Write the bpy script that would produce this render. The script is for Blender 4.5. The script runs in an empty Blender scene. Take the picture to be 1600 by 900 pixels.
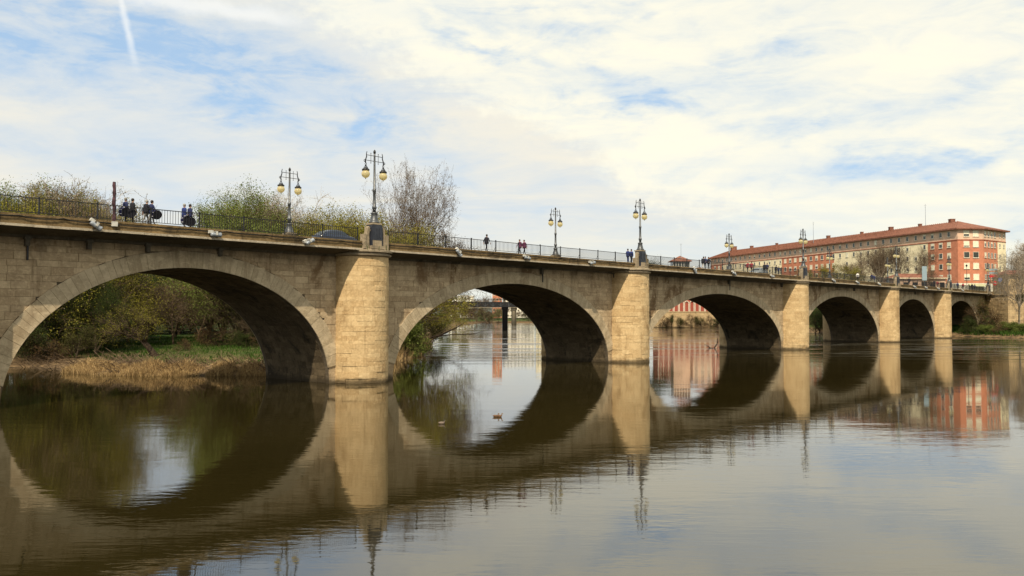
import bpy, math, random
import numpy as np
from mathutils import Vector, Matrix
random.seed(7)
S = bpy.context.scene
COL = S.collection
PI = math.pi
# ------------------------------------------------------------------ camera
FPX, CAMH, YH = 1310.0, 6.2, 490.0
PITCH = math.atan((YH-450)/FPX)
cd = bpy.data.cameras.new("camera"); cam = bpy.data.objects.new("camera", cd); COL.objects.link(cam)
cam.location = (0, 0, CAMH); cam.rotation_euler = (PI/2+PITCH, 0, 0)
cd.sensor_width = 36; cd.lens = 36*FPX/1600; cd.clip_start = .5; cd.clip_end = 9000
S.camera = cam
S.view_settings.view_transform = 'Standard'; S.view_settings.look = 'None'
S.view_settings.exposure = 0.15; S.view_settings.gamma = 1.0
try: S.cycles.max_bounces = 6; S.cycles.diffuse_bounces = 3; S.cycles.caustics_reflective = False; S.cycles.caustics_refractive = False
except Exception: pass

# bridge frame: x along the bridge, y across it away from the camera, z up; y = 0 is the near wall face
VX = 1178.0; _L = math.hypot(VX, FPX); BA, BC = VX/_L, FPX/_L
BD = 61.9
BO = Vector((-BC*BD, BA*BD, 0)); BROT = math.atan2(BC, BA)
BM = Matrix.Translation(BO) @ Matrix.Rotation(BROT, 4, 'Z')
def BW(s, t, z): return BM @ Vector((s, t, z))
SUN = Vector((.676*BA-.45*BC, .676*BC+.45*BA, -1.0)).normalized()
SUN_EL = math.asin(-SUN.z); SUN_AZ = math.atan2(-SUN.x, -SUN.y)
# places measured once from the site survey: direction of sight -> point
def ray(px, py):
    x = (px-800)/FPX; y = -(py-450)/FPX
    return Vector((x, math.cos(PITCH)-y*math.sin(PITCH), math.sin(PITCH)+y*math.cos(PITCH)))
def s_at(px, t, py=400):
    r = ray(px, py); k = (BD+t)/(-BC*r.x+BA*r.y)
    return r.x*k*BA+r.y*k*BC
def ground_at(px, py, z=0.0):
    r = ray(px, py); k = (z-CAMH)/r.z
    return (r.x*k, r.y*k)
def X_at(px, Y): return (px-800)/FPX*Y
def Z_at(py, Y): return CAMH+(YH-py)/FPX*Y

# ------------------------------------------------------------------ node helpers
class NT:
    def __init__(s, tree): s.t = tree; s.N = tree.nodes; s.L = tree.links
    def n(s, typ, **kw):
        o = s.N.new(typ)
        for k, v in kw.items(): setattr(o, k, v)
        return o
    def put(s, sock, v):
        if v is None: return
        if hasattr(v, 'is_output'): s.L.new(v, sock)
        else: sock.default_value = v
    def m(s, op, a, b=None, c=None, clamp=False):
        o = s.n('ShaderNodeMath', operation=op, use_clamp=clamp)
        s.put(o.inputs[0], a); s.put(o.inputs[1], b)
        if c is not None: s.put(o.inputs[2], c)
        return o.outputs[0]
    def vm(s, op, a, b=None):
        o = s.n('ShaderNodeVectorMath', operation=op); s.put(o.inputs[0], a); s.put(o.inputs[1], b)
        return o.outputs['Value'] if op in ('DOT_PRODUCT', 'LENGTH', 'DISTANCE') else o.outputs[0]
    def mix(s, f, a, b, blend='MIX'):
        o = s.n('ShaderNodeMix', data_type='RGBA', blend_type=blend)
        s.put(o.inputs['Factor'], f)
        for k, v in ((6, a), (7, b)):
            if isinstance(v, tuple) and len(v) == 3: v = v+(1,)
            s.put(o.inputs[k], v)
        return o.outputs[2]
    def noise(s, vec, scale, detail=4, rough=.55, dist=0.0, col=False):
        o = s.n('ShaderNodeTexNoise'); s.put(o.inputs['Vector'], vec)
        o.inputs['Scale'].default_value = scale; o.inputs['Detail'].default_value = detail
        o.inputs['Roughness'].default_value = rough; o.inputs['Distortion'].default_value = dist
        return o.outputs['Color' if col else 'Fac']
    def ramp(s, f, a, b, lo=0.0, hi=1.0):
        o = s.n('ShaderNodeMapRange', interpolation_type='SMOOTHSTEP'); s.put(o.inputs['Value'], f)
        o.inputs['From Min'].default_value = a; o.inputs['From Max'].default_value = b
        o.inputs['To Min'].default_value = lo; o.inputs['To Max'].default_value = hi
        return o.outputs[0]
    def scale(s, vec, xyz, loc=(0, 0, 0), rot=(0, 0, 0)):
        o = s.n('ShaderNodeMapping'); s.put(o.inputs['Vector'], vec)
        o.inputs['Scale'].default_value = xyz; o.inputs['Location'].default_value = loc; o.inputs['Rotation'].default_value = rot
        return o.outputs[0]
    def comb(s, x, y, z):
        o = s.n('ShaderNodeCombineXYZ')
        for i, v in enumerate((x, y, z)): s.put(o.inputs[i], v)
        return o.outputs[0]
# ------------------------------------------------------------------ sky and sun
W = bpy.data.worlds.new("World"); S.world = W; W.use_nodes = True
nt = NT(W.node_tree); nt.N.clear()
outw = nt.n('ShaderNodeOutputWorld'); bg = nt.n('ShaderNodeBackground')
sky = nt.n('ShaderNodeTexSky'); sky.sky_type = 'NISHITA'; sky.sun_disc = False
sky.sun_elevation = SUN_EL; sky.sun_rotation = SUN_AZ; sky.air_density = 1.0; sky.dust_density = 2.0; sky.ozone_density = 1.5
SKY_STRENGTH = 0.105
tc = nt.n('ShaderNodeTexCoord'); D = nt.vm('NORMALIZE', tc.outputs['Generated'])
sp = nt.n('ShaderNodeSeparateXYZ'); nt.put(sp.inputs[0], D); dx, dy, dz = sp.outputs
az = nt.m('MULTIPLY', nt.m('ARCTAN2', dx, dy), 180/PI)       # degrees, 0 = north of the river, + = east
el = nt.m('MULTIPLY', nt.m('ARCSINE', dz), 180/PI)
base = nt.comb(az, el, 0.0)
zz = nt.m('ADD', nt.m('MAXIMUM', dz, 0.0), 0.16)
flat = nt.comb(nt.m('DIVIDE', dx, zz), nt.m('DIVIDE', dy, zz), 0.0)   # cloud sheet seen from below
def azel(px, py):
    r = ray(px, py).normalized(); return math.degrees(math.atan2(r.x, r.y)), math.degrees(math.asin(r.z))
warpn = nt.noise(nt.scale(base, (.16, .34, 1)), 1.0, 5, .6, col=True)
warp = nt.vm('ADD', base, nt.vm('MULTIPLY', nt.vm('SUBTRACT', warpn, (.5, .5, .5)), (11.0, 6.0, 0)))
def blob(px, py, rx, ry, deg, w):
    a, e = azel(px, py)
    m = nt.scale(nt.vm('SUBTRACT', warp, (a, e, 0)), (1, 1, 1), rot=(0, 0, math.radians(deg)))
    m = nt.vm('MULTIPLY', m, (22.9/rx, 22.9/ry, 0))
    l = nt.vm('LENGTH', m)
    return nt.ramp(l, 1.25, .0, 0, w*.95)
# stretched fibrous cirrus, two layers
fib = nt.noise(nt.scale(flat, (.55, 1.25, 1), rot=(0, 0, math.radians(35))), 1.3, 9, .62, .5)
fib2 = nt.noise(nt.scale(base, (.09, .28, 1), rot=(0, 0, math.radians(18))), 1.6, 8, .6, .8)
blue = nt.m('ADD', nt.ramp(fib, .42, .80, 0, .42), nt.ramp(fib2, .42, .76, 0, .34))
for b in [(90, 60, 330, 75, 10, .85), (330, 110, 260, 70, 18, .85), (560, 165, 190, 50, 25, .75), (820, 40, 170, 30, 18, .55),
          (740, 70, 160, 18, 15, .5), (1000, 152, 170, 26, 14, .7), (1180, 68, 80, 24, 0, .45), (1440, 155, 130, 30, -12, .35),
          (1540, 250, 200, 26, 6, .45), (1400, 262, 200, 20, 2, .35), (1240, 275, 260, 22, 0, .3), (60, 215, 260, 28, 5, .4),
          (500, 235, 110, 30, 20, .45), (1590, 350, 80, 40, 0, .5), (960, 15, 60, 18, 0, .4), (1300, 190, 140, 20, 0, .3)]:
    blue = nt.m('ADD', blue, nt.m('MULTIPLY', blob(*b), nt.ramp(fib2, .28, .62, .35, 1.1)))
fine = nt.noise(nt.scale(base, (.32, 1.0, 1), rot=(0, 0, math.radians(14))), 1.4, 7, .65, .4)
blue = nt.m('MULTIPLY', nt.m('MINIMUM', blue, 1.0), nt.ramp(fine, .30, .60, .62, 1.0))
lowhaze = nt.ramp(el, -2.0, 11.0, .45, 1.0)
blue = nt.m('MULTIPLY', blue, lowhaze, clamp=True)
# grey-violet underside of the cloud left of the long diagonal edge, bright cream right of it
a0, e0 = azel(560, 70); a1, e1 = azel(1010, 300)
nx, ny = (e1-e0), -(a1-a0); nl = math.hypot(nx, ny)
edge = nt.vm('DOT_PRODUCT', nt.vm('SUBTRACT', warp, (a0, e0, 0)), (-nx/nl, -ny/nl, 0))
edge = nt.m('ADD', edge, nt.m('MULTIPLY', nt.m('SUBTRACT', nt.noise(nt.scale(base, (.6, .9, 1)), 2.0, 7, .6), .5), 3.0))
side = nt.ramp(edge, -.9, 1.8, 0, 1)
puff = nt.noise(nt.scale(flat, (.5, 1.1, 1), rot=(0, 0, .5)), 1.3, 8, .62, .5)
light = nt.mix(nt.ramp(puff, .34, .58), (.82, .83, .765, 1), (.955, .91, .745, 1))
grey = nt.mix(nt.ramp(puff, .35, .65), (.66, .71, .74, 1), (.84, .80, .69, 1))
cloud = nt.mix(side, grey, light)
hz = nt.ramp(el, 0.0, 8.0, .55, 0.0)
cloud = nt.mix(hz, cloud, (.80, .83, .73, 1))
# contrail fading in the high blue: a slightly spread straight line
p0 = ray(176, -60).normalized(); p1 = ray(216, 122).normalized(); pn = p0.cross(p1).normalized()
q = nt.m('ADD', nt.vm('DOT_PRODUCT', D, tuple(pn)), nt.m('MULTIPLY', nt.m('SUBTRACT', nt.noise(base, 1.4, 4, .6), .5), .0035))
tr = nt.ramp(nt.m('ABSOLUTE', q), .0055, .0, 0, .55)
tr = nt.m('MULTIPLY', tr, nt.ramp(el, azel(216, 128)[1], azel(200, 50)[1]))
tr = nt.m('MULTIPLY', tr, nt.ramp(nt.m('ABSOLUTE', nt.m('SUBTRACT', az, azel(195, 60)[0])), 6, 4))
p0 = ray(230, -2).normalized(); p1 = ray(430, 26).normalized(); pn = p0.cross(p1).normalized()
q2 = nt.m('ADD', nt.vm('DOT_PRODUCT', D, tuple(pn)), nt.m('MULTIPLY', nt.m('SUBTRACT', nt.noise(base, .5, 4, .6), .5), .02))
tr2 = nt.m('MULTIPLY', nt.ramp(nt.m('ABSOLUTE', q2), .012, .001, 0, .5), nt.ramp(nt.m('ABSOLUTE', nt.m('SUBTRACT', az, azel(330, 10)[0])), 7, 3))
skyc = nt.mix(1.0, sky.outputs[0], (SKY_STRENGTH,)*3+(1,), 'MULTIPLY')
SKYMUL = (1.15, 1.05, .98, 1)
bluec = nt.mix(.6, nt.mix(1.0, skyc, SKYMUL, 'MULTIPLY'), (.47, .69, .95, 1))
final = nt.mix(blue, cloud, bluec)
final = nt.mix(nt.m('MAXIMUM', tr, tr2), final, (.93, .93, .90, 1))
nt.put(bg.inputs['Color'], final); bg.inputs['Strength'].default_value = 1.0
nt.L.new(bg.outputs[0], outw.inputs['Surface'])
sd = bpy.data.lights.new("sun", 'SUN'); sd.energy = 5.0; sd.angle = math.radians(.6); sd.color = (1.0, .87, .66)
so = bpy.data.objects.new("sun", sd); COL.objects.link(so); so.rotation_euler = SUN.to_track_quat('-Z', 'Y').to_euler(); so.location = (0, 0, 80)

# ------------------------------------------------------------------ materials
MATS = {}
def mat(name, rough=.85, spec=.3, metal=0.0):
    m = bpy.data.materials.new(name); m.use_nodes = True; MATS[name] = m
    n = NT(m.node_tree); b = n.N['Principled BSDF']
    b.inputs['Roughness'].default_value = rough; b.inputs['Metallic'].default_value = metal
    b.inputs['Specular IOR Level'].default_value = spec
    return m, n, b
def pos(n): return n.n('ShaderNodeNewGeometry').outputs['Position']
def attr(n, name='tint'):
    a = n.n('ShaderNodeAttribute'); a.attribute_name = name; return a.outputs['Fac']
def bump(n, b, h, dist=.02, st=1.0):
    o = n.n('ShaderNodeBump'); o.inputs['Distance'].default_value = dist; o.inputs['Strength'].default_value = st
    n.put(o.inputs['Height'], h); n.L.new(o.outputs[0], b.inputs['Normal'])
def simple(name, c, rough=.6, spec=.3, metal=0.0, var=.25, scale=3.0, bmp=0.0):
    m, n, b = mat(name, rough, spec, metal)
    f = n.noise(pos(n), scale, 4)
    c0 = tuple(x*(1-var) for x in c)+(1,); c1 = tuple(min(1, x*(1+var)) for x in c)+(1,)
    n.put(b.inputs['Base Color'], n.mix(n.ramp(f, .3, .7), c0, c1))
    if bmp: bump(n, b, n.noise(pos(n), scale*4, 4), bmp)
    return m
def stone(name, dark, lightc, stain=(.10, .075, .05), stain_amt=.6, wet=True, grime=.5, patch=None):
    m, n, b = mat(name, .92, .12)
    P = pos(n); t = attr(n)
    c = n.mix(t, dark+(1,), lightc+(1,))
    c = n.mix(n.ramp(n.noise(P, .9, 6, .65), .35, .68, 0, .55), c, tuple(x*.72 for x in dark)+(1,))
    c = n.mix(n.ramp(n.noise(P, 5.5, 5, .6), .42, .7, 0, .35), c, tuple(min(1, x*1.22) for x in lightc)+(1,))
    # brown rust-like staining and run-off streaks
    st = n.ramp(n.noise(n.scale(P, (1, 1, .55)), .33, 6, .6, .6), .53, .66, 0, stain_amt)
    c = n.mix(st, c, patch if patch else stain+(1,))
    sk = n.ramp(n.noise(n.scale(P, (1, 1, .09)), 1.5, 5, .62), .55, .72, 0, grime)
    c = n.mix(sk, c, tuple(x*.8 for x in stain)+(1,))
    pat = n.ramp(n.noise(n.scale(P, (1.1, 1.1, 2.2)), .9, 3, .5, 1.2), .60, .66, 0, .35)      # patched and spalled places
    c = n.mix(pat, c, tuple(min(1, x*1.25) for x in lightc)+(1,))
    cr = n.ramp(n.noise(n.scale(P, (.5, .5, 5.5)), 1.3, 6, .7), .66, .72, 0, grime)           # dark broken bed joints
    c = n.mix(cr, c, tuple(x*.35 for x in dark)+(1,))
    if name in ('ashlar', 'voussoir_stone'):      # damp black crust creeping down below the deck drips
        zt = n.n('ShaderNodeSeparateXYZ'); n.put(zt.inputs[0], P)
        dr = n.m('ADD', zt.outputs[2], n.m('MULTIPLY', n.noise(n.scale(P, (1, 1, .12)), .55, 6, .65), 3.6))
        c = n.mix(n.ramp(dr, 11.9, 13.6, 0, .72), c, (.075, .055, .036, 1))
    if wet:
        z = n.n('ShaderNodeSeparateXYZ'); n.put(z.inputs[0], P)
        w = n.ramp(n.m('ADD', z.outputs[2], n.m('MULTIPLY', n.noise(P, 1.2, 4), .7)), 1.0, .45, 0, .85)
        c = n.mix(w, c, (.045, .035, .022, 1))
    n.put(b.inputs['Base Color'], c)
    h = n.m('ADD', n.noise(P, 3.0, 8, .68), n.m('MULTIPLY', n.noise(P, 22, 4, .6), .35))
    bump(n, b, h, .06, .8)
    return m
stone('ashlar', (.35, .26, .16), (.55, .43, .28), stain=(.15, .09, .045), stain_amt=.85, grime=.5)
stone('voussoir_stone', (.38, .305, .20), (.52, .425, .29), stain=(.20, .135, .075), stain_amt=.4, grime=.5)
stone('pier_stone_mat', (.46, .315, .16), (.64, .48, .27), stain=(.27, .17, .08), stain_amt=.55, grime=.5)
stone('pier_mortar', (.34, .24, .125), (.44, .32, .18), stain_amt=.3)
stone('core_mortar', (.10, .08, .055), (.15, .12, .085), stain_amt=.3)
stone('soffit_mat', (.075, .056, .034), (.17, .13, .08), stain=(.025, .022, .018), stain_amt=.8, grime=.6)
stone('parapet_mat', (.12, .085, .042), (.26, .18, .09), stain=(.035, .028, .02), stain_amt=.7, wet=False, grime=.8)
stone('lip_mat', (.36, .31, .23), (.50, .43, .33), stain=(.10, .08, .06), stain_amt=.5, wet=False, grime=.5)
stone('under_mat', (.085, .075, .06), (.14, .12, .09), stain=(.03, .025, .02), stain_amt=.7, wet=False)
stone('cap_mat', (.22, .18, .125), (.37, .30, .21), stain=(.09, .075, .05), stain_amt=.7, wet=False)
stone('quay_mat', (.42, .30, .17), (.52, .39, .22), stain=(.2, .13, .07), stain_amt=.6, grime=.6)
simple('asphalt', (.05, .05, .05), .9); simple('paving', (.22, .2, .17), .9)
simple('iron_dark', (.018, .018, .02), .45, .4, .3, .3, 8); simple('iron_grey', (.09, .095, .10), .42, .5, .6, .35, 6)
simple('plaque', (.028, .032, .045), .45, .4); simple('white_paint', (.48, .47, .43), .6); simple('flood_grey', (.26, .29, .33), .4, .5, .2)
simple('cable_black', (.012, .012, .012), .6)
m, n, b = mat('globe_glass', .3, .5); b.inputs['Base Color'].default_value = (.90, .82, .55, 1); b.inputs['Transmission Weight'].default_value = 0.0
trg = n.n('ShaderNodeBsdfTranslucent'); trg.inputs[0].default_value = (.95, .86, .58, 1); mxg = n.n('ShaderNodeMixShader'); mxg.inputs[0].default_value = .7
n.L.new(b.outputs[0], mxg.inputs[1]); n.L.new(trg.outputs[0], mxg.inputs[2]); n.L.new(mxg.outputs[0], n.N['Material Output'].inputs[0])
b.inputs['Subsurface Weight'].default_value = .35; b.inputs['Subsurface Radius'].default_value = (.3, .25, .15)
simple('mast_purple', (.055, .025, .032), .7, var=.7, scale=5)
simple('skin', (.45, .26, .17), .6); simple('hair_dark', (.03, .022, .018), .7); simple('hair_grey', (.25, .24, .22), .7)
for k, c in {'navy': (.025, .032, .085), 'black_cloth': (.02, .02, .028), 'purple_cloth': (.11, .03, .07), 'blue_cloth': (.022, .035, .13),
             'maroon_cloth': (.22, .035, .045), 'grey_trouser': (.17, .16, .15), 'dark_trouser': (.022, .022, .028), 'white_cloth': (.7, .68, .64),
             'drum_blue': (.02, .02, .075), 'drum_white': (.6, .6, .65), 'shoe': (.02, .018, .016), 'red_cloth': (.3, .03, .04)}.items():
    simple(k, c, .8, .15, var=.25, scale=9)
simple('car_blue', (.010, .018, .042), .25, .6); simple('car_grey', (.22, .25, .27), .28, .6)
simple('tyre', (.02, .02, .02), .8); simple('rim', (.4, .4, .42), .35, .5, .7); m, n, b = mat('car_glass', .08, .6); b.inputs['Base Color'].default_value = (.02, .03, .04, 1)
m, n, b = mat('lamp_lens', .15, .6); b.inputs['Base Color'].default_value = (.7, .7, .72, 1)
simple('brick_red', (.50, .20, .12), .9, .15, var=.13, scale=.8); simple('render_cream', (.80, .70, .48), .9, .15, var=.1, scale=.6)
simple('render_beige', (.62, .43, .31), .9, .15, var=.14, scale=.6); simple('roof_tile', (.20, .09, .062), .9, .15, var=.3, scale=1.2, bmp=.05)
simple('trim_red', (.30, .085, .045), .9); simple('blind_white', (.72, .68, .52), .7, var=.1)
m, n, b = mat('window_glass', .12, .6); b.inputs['Base Color'].default_value = (.05, .055, .05, 1)
simple('shop_white', (.7, .66, .55), .8); simple('awning', (.35, .36, .22), .8); simple('sign_red', (.45, .02, .025), .5, var=.05)
simple('sign_blue', (.05, .15, .5), .5, var=.05); simple('sign_pale', (.25, .33, .37), .5, var=.05); simple('concrete_light', (.50, .42, .30), .9)
simple('concrete_pale', (.75, .73, .66), .9); simple('arcade_red', (.30, .075, .05), .9, var=.15); simple('arcade_white', (.60, .53, .43), .8)
simple('duck_brown', (.16, .09, .05), .7, var=.5, scale=30); simple('duck_dark', (.02, .03, .025), .5); simple('duck_pale', (.17, .13, .10), .7); simple('bill', (.35, .25, .05), .5)
def bark(name, c, var=.35): return simple(name, c, .95, .1, var=var, scale=4, bmp=.01)
bark('bark_pale', (.30, .25, .19)); bark('bark_dark', (.055, .04, .028)); bark('bark_brown', (.12, .085, .055)); bark('driftwood', (.03, .025, .02))
def leafm(name, a, bcol, trans=.25):
    m, n, b = mat(name, .75, .15)
    c = n.mix(attr(n), a+(1,), bcol+(1,)); n.put(b.inputs['Base Color'], c)
    tr = n.n('ShaderNodeBsdfTranslucent'); n.put(tr.inputs[0], c); mx = n.n('ShaderNodeMixShader'); mx.inputs[0].default_value = trans
    n.L.new(b.outputs[0], mx.inputs[1]); n.L.new(tr.outputs[0], mx.inputs[2]); n.L.new(mx.outputs[0], n.N['Material Output'].inputs[0])
leafm('leaf_green', (.06, .085, .015), (.21, .25, .06)); leafm('leaf_yellow', (.10, .10, .012), (.30, .265, .04)); leafm('leaf_olive', (.03, .034, .009), (.11, .105, .028))
leafm('bud', (.10, .075, .05), (.34, .28, .20)); leafm('leaf_brown', (.06, .035, .018), (.20, .12, .05)); leafm('reed', (.16, .10, .045), (.60, .43, .21), .3)
leafm('grass_leaf', (.018, .045, .006), (.055, .11, .014)); leafm('leaf_dark', (.018, .03, .008), (.065, .085, .018))
# ground
m, n, b = mat('ground_mat', .95, .1); P = pos(n); zc = n.n('ShaderNodeSeparateXYZ'); n.put(zc.inputs[0], P)
g = n.mix(n.ramp(n.noise(P, .25, 6, .6), .38, .62), (.016, .042, .007, 1), (.04, .08, .014, 1))
br = n.mix(n.ramp(n.noise(P, .8, 6, .6), .35, .65), (.075, .05, .028, 1), (.19, .13, .07, 1))
g = n.mix(n.ramp(n.noise(P, .06, 5, .6), .44, .56), g, n.mix(.35, g, br))
z = n.m('ADD', zc.outputs[2], n.m('MULTIPLY', n.noise(P, .4, 4), .8))
c = n.mix(n.ramp(z, 1.2, 2.0), br, g)
c = n.mix(n.ramp(z, .35, .55), (.04, .03, .018, 1), c)
n.put(b.inputs['Base Color'], c); bump(n, b, n.noise(P, 3, 6), .1)
# river
m, n, b = mat('river_water', .02, .5); b.inputs['IOR'].default_value = 2.1
P = pos(n)
n.put(b.inputs['Base Color'], n.mix(n.ramp(n.noise(P, .03, 4), .35, .65), (.015, .0115, .003, 1), (.024, .0185, .0055, 1)))
calm = n.ramp(n.noise(n.scale(P, (.012, .03, 1), rot=(0, 0, -.3)), 1.0, 4, .6), .40, .62, .22, 1.25)
rip = n.noise(n.scale(P, (.55, 1.5, 1)), 2.4, 3, .5, .3)
rip2 = n.noise(n.scale(P, (.28, .95, 1), rot=(0, 0, .2)), 1.0, 3, .5, .4)
swell = n.noise(n.scale(P, (.10, .34, 1)), 1.0, 2, .5)
wh = n.m('ADD', n.m('MULTIPLY', rip, .20), n.m('ADD', n.m('MULTIPLY', rip2, .55), n.m('MULTIPLY', swell, .45)))
# rapid water behind the piers, far right and under the second arch
st = n.noise(n.scale(P, (.022, .16, 1), rot=(0, 0, -.05)), 1.0, 5, .6, .6)
zs = n.n('ShaderNodeSeparateXYZ'); n.put(zs.inputs[0], P)
far = n.ramp(zs.outputs[1], 95, 150)
rapid = n.m('MULTIPLY', n.ramp(st, .50, .60), far)
wh = n.m('MULTIPLY', wh, n.m('ADD', calm, n.m('MULTIPLY', rapid, 5.0)))
bump(n, b, wh, .05, .30)
foam = n.m('MULTIPLY', n.m('MULTIPLY', n.ramp(n.noise(n.scale(P, (.16, 1.3, 1)), 1.0, 6, .65), .50, .66), rapid), .55)
n.put(b.inputs['Roughness'], n.m('ADD', n.m('MULTIPLY', rapid, .12), .03))
fc = n.mix(foam, n.mix(n.ramp(n.noise(P, .03, 4), .35, .65), (.015, .0115, .003, 1), (.024, .0185, .0055, 1)), (.55, .56, .52, 1))
n.put(b.inputs['Base Color'], fc)

# ------------------------------------------------------------------ mesh helpers
class MB:
    def __init__(s): s.v = []; s.f = []; s.t = []; s.mi = []
    def add(s, verts, faces, tint=.5, mi=0):
        o = len(s.v); s.v.extend(tuple(x) for x in verts)
        for f in faces: s.f.append([i+o for i in f]); s.t.append(tint); s.mi.append(mi)
    def box(s, a, b, tint=.5, mi=0, M=None):
        x0, y0, z0 = a; x1, y1, z1 = b
        vs = [(x0,y0,z0),(x1,y0,z0),(x1,y1,z0),(x0,y1,z0),(x0,y0,z1),(x1,y0,z1),(x1,y1,z1),(x0,y1,z1)]
        if M is not None: vs = [tuple(M @ Vector(v)) for v in vs]
        s.add(vs, [(0,3,2,1),(4,5,6,7),(0,1,5,4),(1,2,6,5),(2,3,7,6),(3,0,4,7)], tint, mi)
    def tube(s, path, radii, n=6, tint=.5, mi=0, cap=True):
        pts = [Vector(p) for p in path]
        if not hasattr(radii, '__len__'): radii = [radii]*len(pts)
        rings = []; prev = None
        for i, p in enumerate(pts):
            d = (pts[min(i+1, len(pts)-1)]-pts[max(i-1, 0)])
            if d.length < 1e-9: d = Vector((0, 0, 1))
            d.normalize()
            if prev is None: u = d.orthogonal().normalized()
            else:
                u = prev-d*prev.dot(d)
                u = u.normalized() if u.length > 1e-6 else d.orthogonal().normalized()
            prev = u; w = d.cross(u)
            rings.append([p+(u*math.cos(2*PI*k/n)+w*math.sin(2*PI*k/n))*radii[i] for k in range(n)])
        vs = [v for r in rings for v in r]; fs = []
        for i in range(len(pts)-1):
            for k in range(n):
                k2 = (k+1) % n; fs.append((i*n+k, i*n+k2, (i+1)*n+k2, (i+1)*n+k))
        if cap: fs.append(tuple(range(n-1, -1, -1))); fs.append(tuple((len(pts)-1)*n+k for k in range(n)))
        s.add(vs, fs, tint, mi)
    def lathe(s, prof, n=12, c=(0, 0, 0), tint=.5, mi=0, M=None):
        vs = []; fs = []
        for r, z in prof:
            for k in range(n):
                v = Vector((r*math.cos(2*PI*k/n), r*math.sin(2*PI*k/n), z))
                if M is not None: v = M @ v
                vs.append((v.x+c[0], v.y+c[1], v.z+c[2]))
        for i in range(len(prof)-1):
            for k in range(n):
                k2 = (k+1) % n; fs.append((i*n+k, i*n+k2, (i+1)*n+k2, (i+1)*n+k))
        fs.append(tuple(range(n-1, -1, -1))); fs.append(tuple((len(prof)-1)*n+k for k in range(n)))
        s.add(vs, fs, tint, mi)
    def sphere(s, c, r, n=12, m=8, tint=.5, mi=0, sc=(1, 1, 1)):
        prof = [(max(1e-4, math.sin(PI*i/m)), -math.cos(PI*i/m)) for i in range(m+1)]
        s.lathe([(a, b) for a, b in prof], n, c, tint, mi, Matrix.Diagonal((r*sc[0], r*sc[1], r*sc[2])))
    def prism(s, poly, y0, y1, tint=.5, mi=0, f=lambda x, y, z: (x, y, z)):
        n = len(poly); vs = [f(x, y0, z) for x, z in poly]+[f(x, y1, z) for x, z in poly]
        s.add(vs, [tuple(range(n)), tuple(range(2*n-1, n-1, -1))]+[(i, n+i, n+(i+1) % n, (i+1) % n) for i in range(n)], tint, mi)
    def block(s, poly, yf, yb, tint=.5, gap=.008, ch=.022, mi=0, f=None):
        # dressed stone: convex outline poly in (x, z), chamfered face at y = yf, body back to yb
        p = inset(poly, gap); q = inset(p, ch)
        n = len(p); g = f or (lambda x, y, z: (x, y, z))
        vs = [g(x, yf, z) for x, z in q]+[g(x, yf+ch, z) for x, z in p]+[g(x, yb, z) for x, z in p]
        fs = [tuple(range(n))]
        for i in range(n):
            j = (i+1) % n
            fs.append((i, n+i, n+j, j)); fs.append((n+i, 2*n+i, 2*n+j, n+j))
        s.add(vs, fs, tint, mi)
    def build(s, name, mats, parent=None, smooth=False, loc=None, **props):
        me = bpy.data.meshes.new(name)
        me.from_pydata([tuple(v) for v in s.v], [], s.f); 
        if not isinstance(mats, (list, tuple)): mats = [mats]
        for m in mats: me.materials.append(MATS[m])
        if any(s.mi): me.polygons.foreach_set('material_index', s.mi)
        cnt = np.array([len(f) for f in s.f]); a = me.attributes.new('tint', 'FLOAT', 'CORNER')
        if len(a.data) == cnt.sum(): a.data.foreach_set('value', np.repeat(np.array(s.t, dtype=np.float32), cnt))
        if smooth: me.polygons.foreach_set('use_smooth', [True]*len(s.f))
        me.update()
        o = bpy.data.objects.new(name, me); COL.objects.link(o)
        if parent: o.parent = parent
        if loc is not None: o.location = loc
        for k, v in props.items(): o[k] = v
        return o
def inset(poly, d):
    n = len(poly); out = []
    # orientation
    A = sum(poly[i][0]*poly[(i+1) % n][1]-poly[(i+1) % n][0]*poly[i][1] for i in range(n)); sg = 1 if A > 0 else -1
    for i in range(n):
        p0, p, p1 = poly[i-1], poly[i], poly[(i+1) % n]
        e0 = (p[0]-p0[0], p[1]-p0[1]); e1 = (p1[0]-p[0], p1[1]-p[1])
        l0 = math.hypot(*e0) or 1e-6; l1 = math.hypot(*e1) or 1e-6
        n0 = (-e0[1]/l0*sg, e0[0]/l0*sg); n1 = (-e1[1]/l1*sg, e1[0]/l1*sg)
        k = 1+n0[0]*n1[0]+n0[1]*n1[1]; k = max(k, .35)
        out.append((p[0]+(n0[0]+n1[0])/k*d, p[1]+(n0[1]+n1[1])/k*d))
    return out
def clip(poly, p, nrm):
    out = []; n = len(poly)
    for i in range(n):
        a, b = poly[i], poly[(i+1) % n]
        da = (a[0]-p[0])*nrm[0]+(a[1]-p[1])*nrm[1]; db = (b[0]-p[0])*nrm[0]+(b[1]-p[1])*nrm[1]
        if da >= 0: out.append(a)
        if da*db < 0:
            k = da/(da-db); out.append((a[0]+(b[0]-a[0])*k, a[1]+(b[1]-a[1])*k))
    return out
def area(p): return abs(sum(p[i][0]*p[(i+1) % len(p)][1]-p[(i+1) % len(p)][0]*p[i][1] for i in range(len(p))))/2 if len(p) > 2 else 0
def empty(name, label, cat, loc=(0, 0, 0), rz=0.0, group=None):
    o = bpy.data.objects.new(name, None); COL.objects.link(o); o.location = loc; o.rotation_euler = (0, 0, rz); o.empty_display_size = .3
    o['label'] = label; o['category'] = cat
    if group: o['group'] = group
    return o
def copy_tree(o, parent=None):
    c = o.copy(); COL.objects.link(c)
    if parent: c.parent = parent
    for ch in list(o.children): copy_tree(ch, c)
    return c
def relabel(o, label, group=None):
    o['label'] = label
    if group: o['group'] = group

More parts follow.
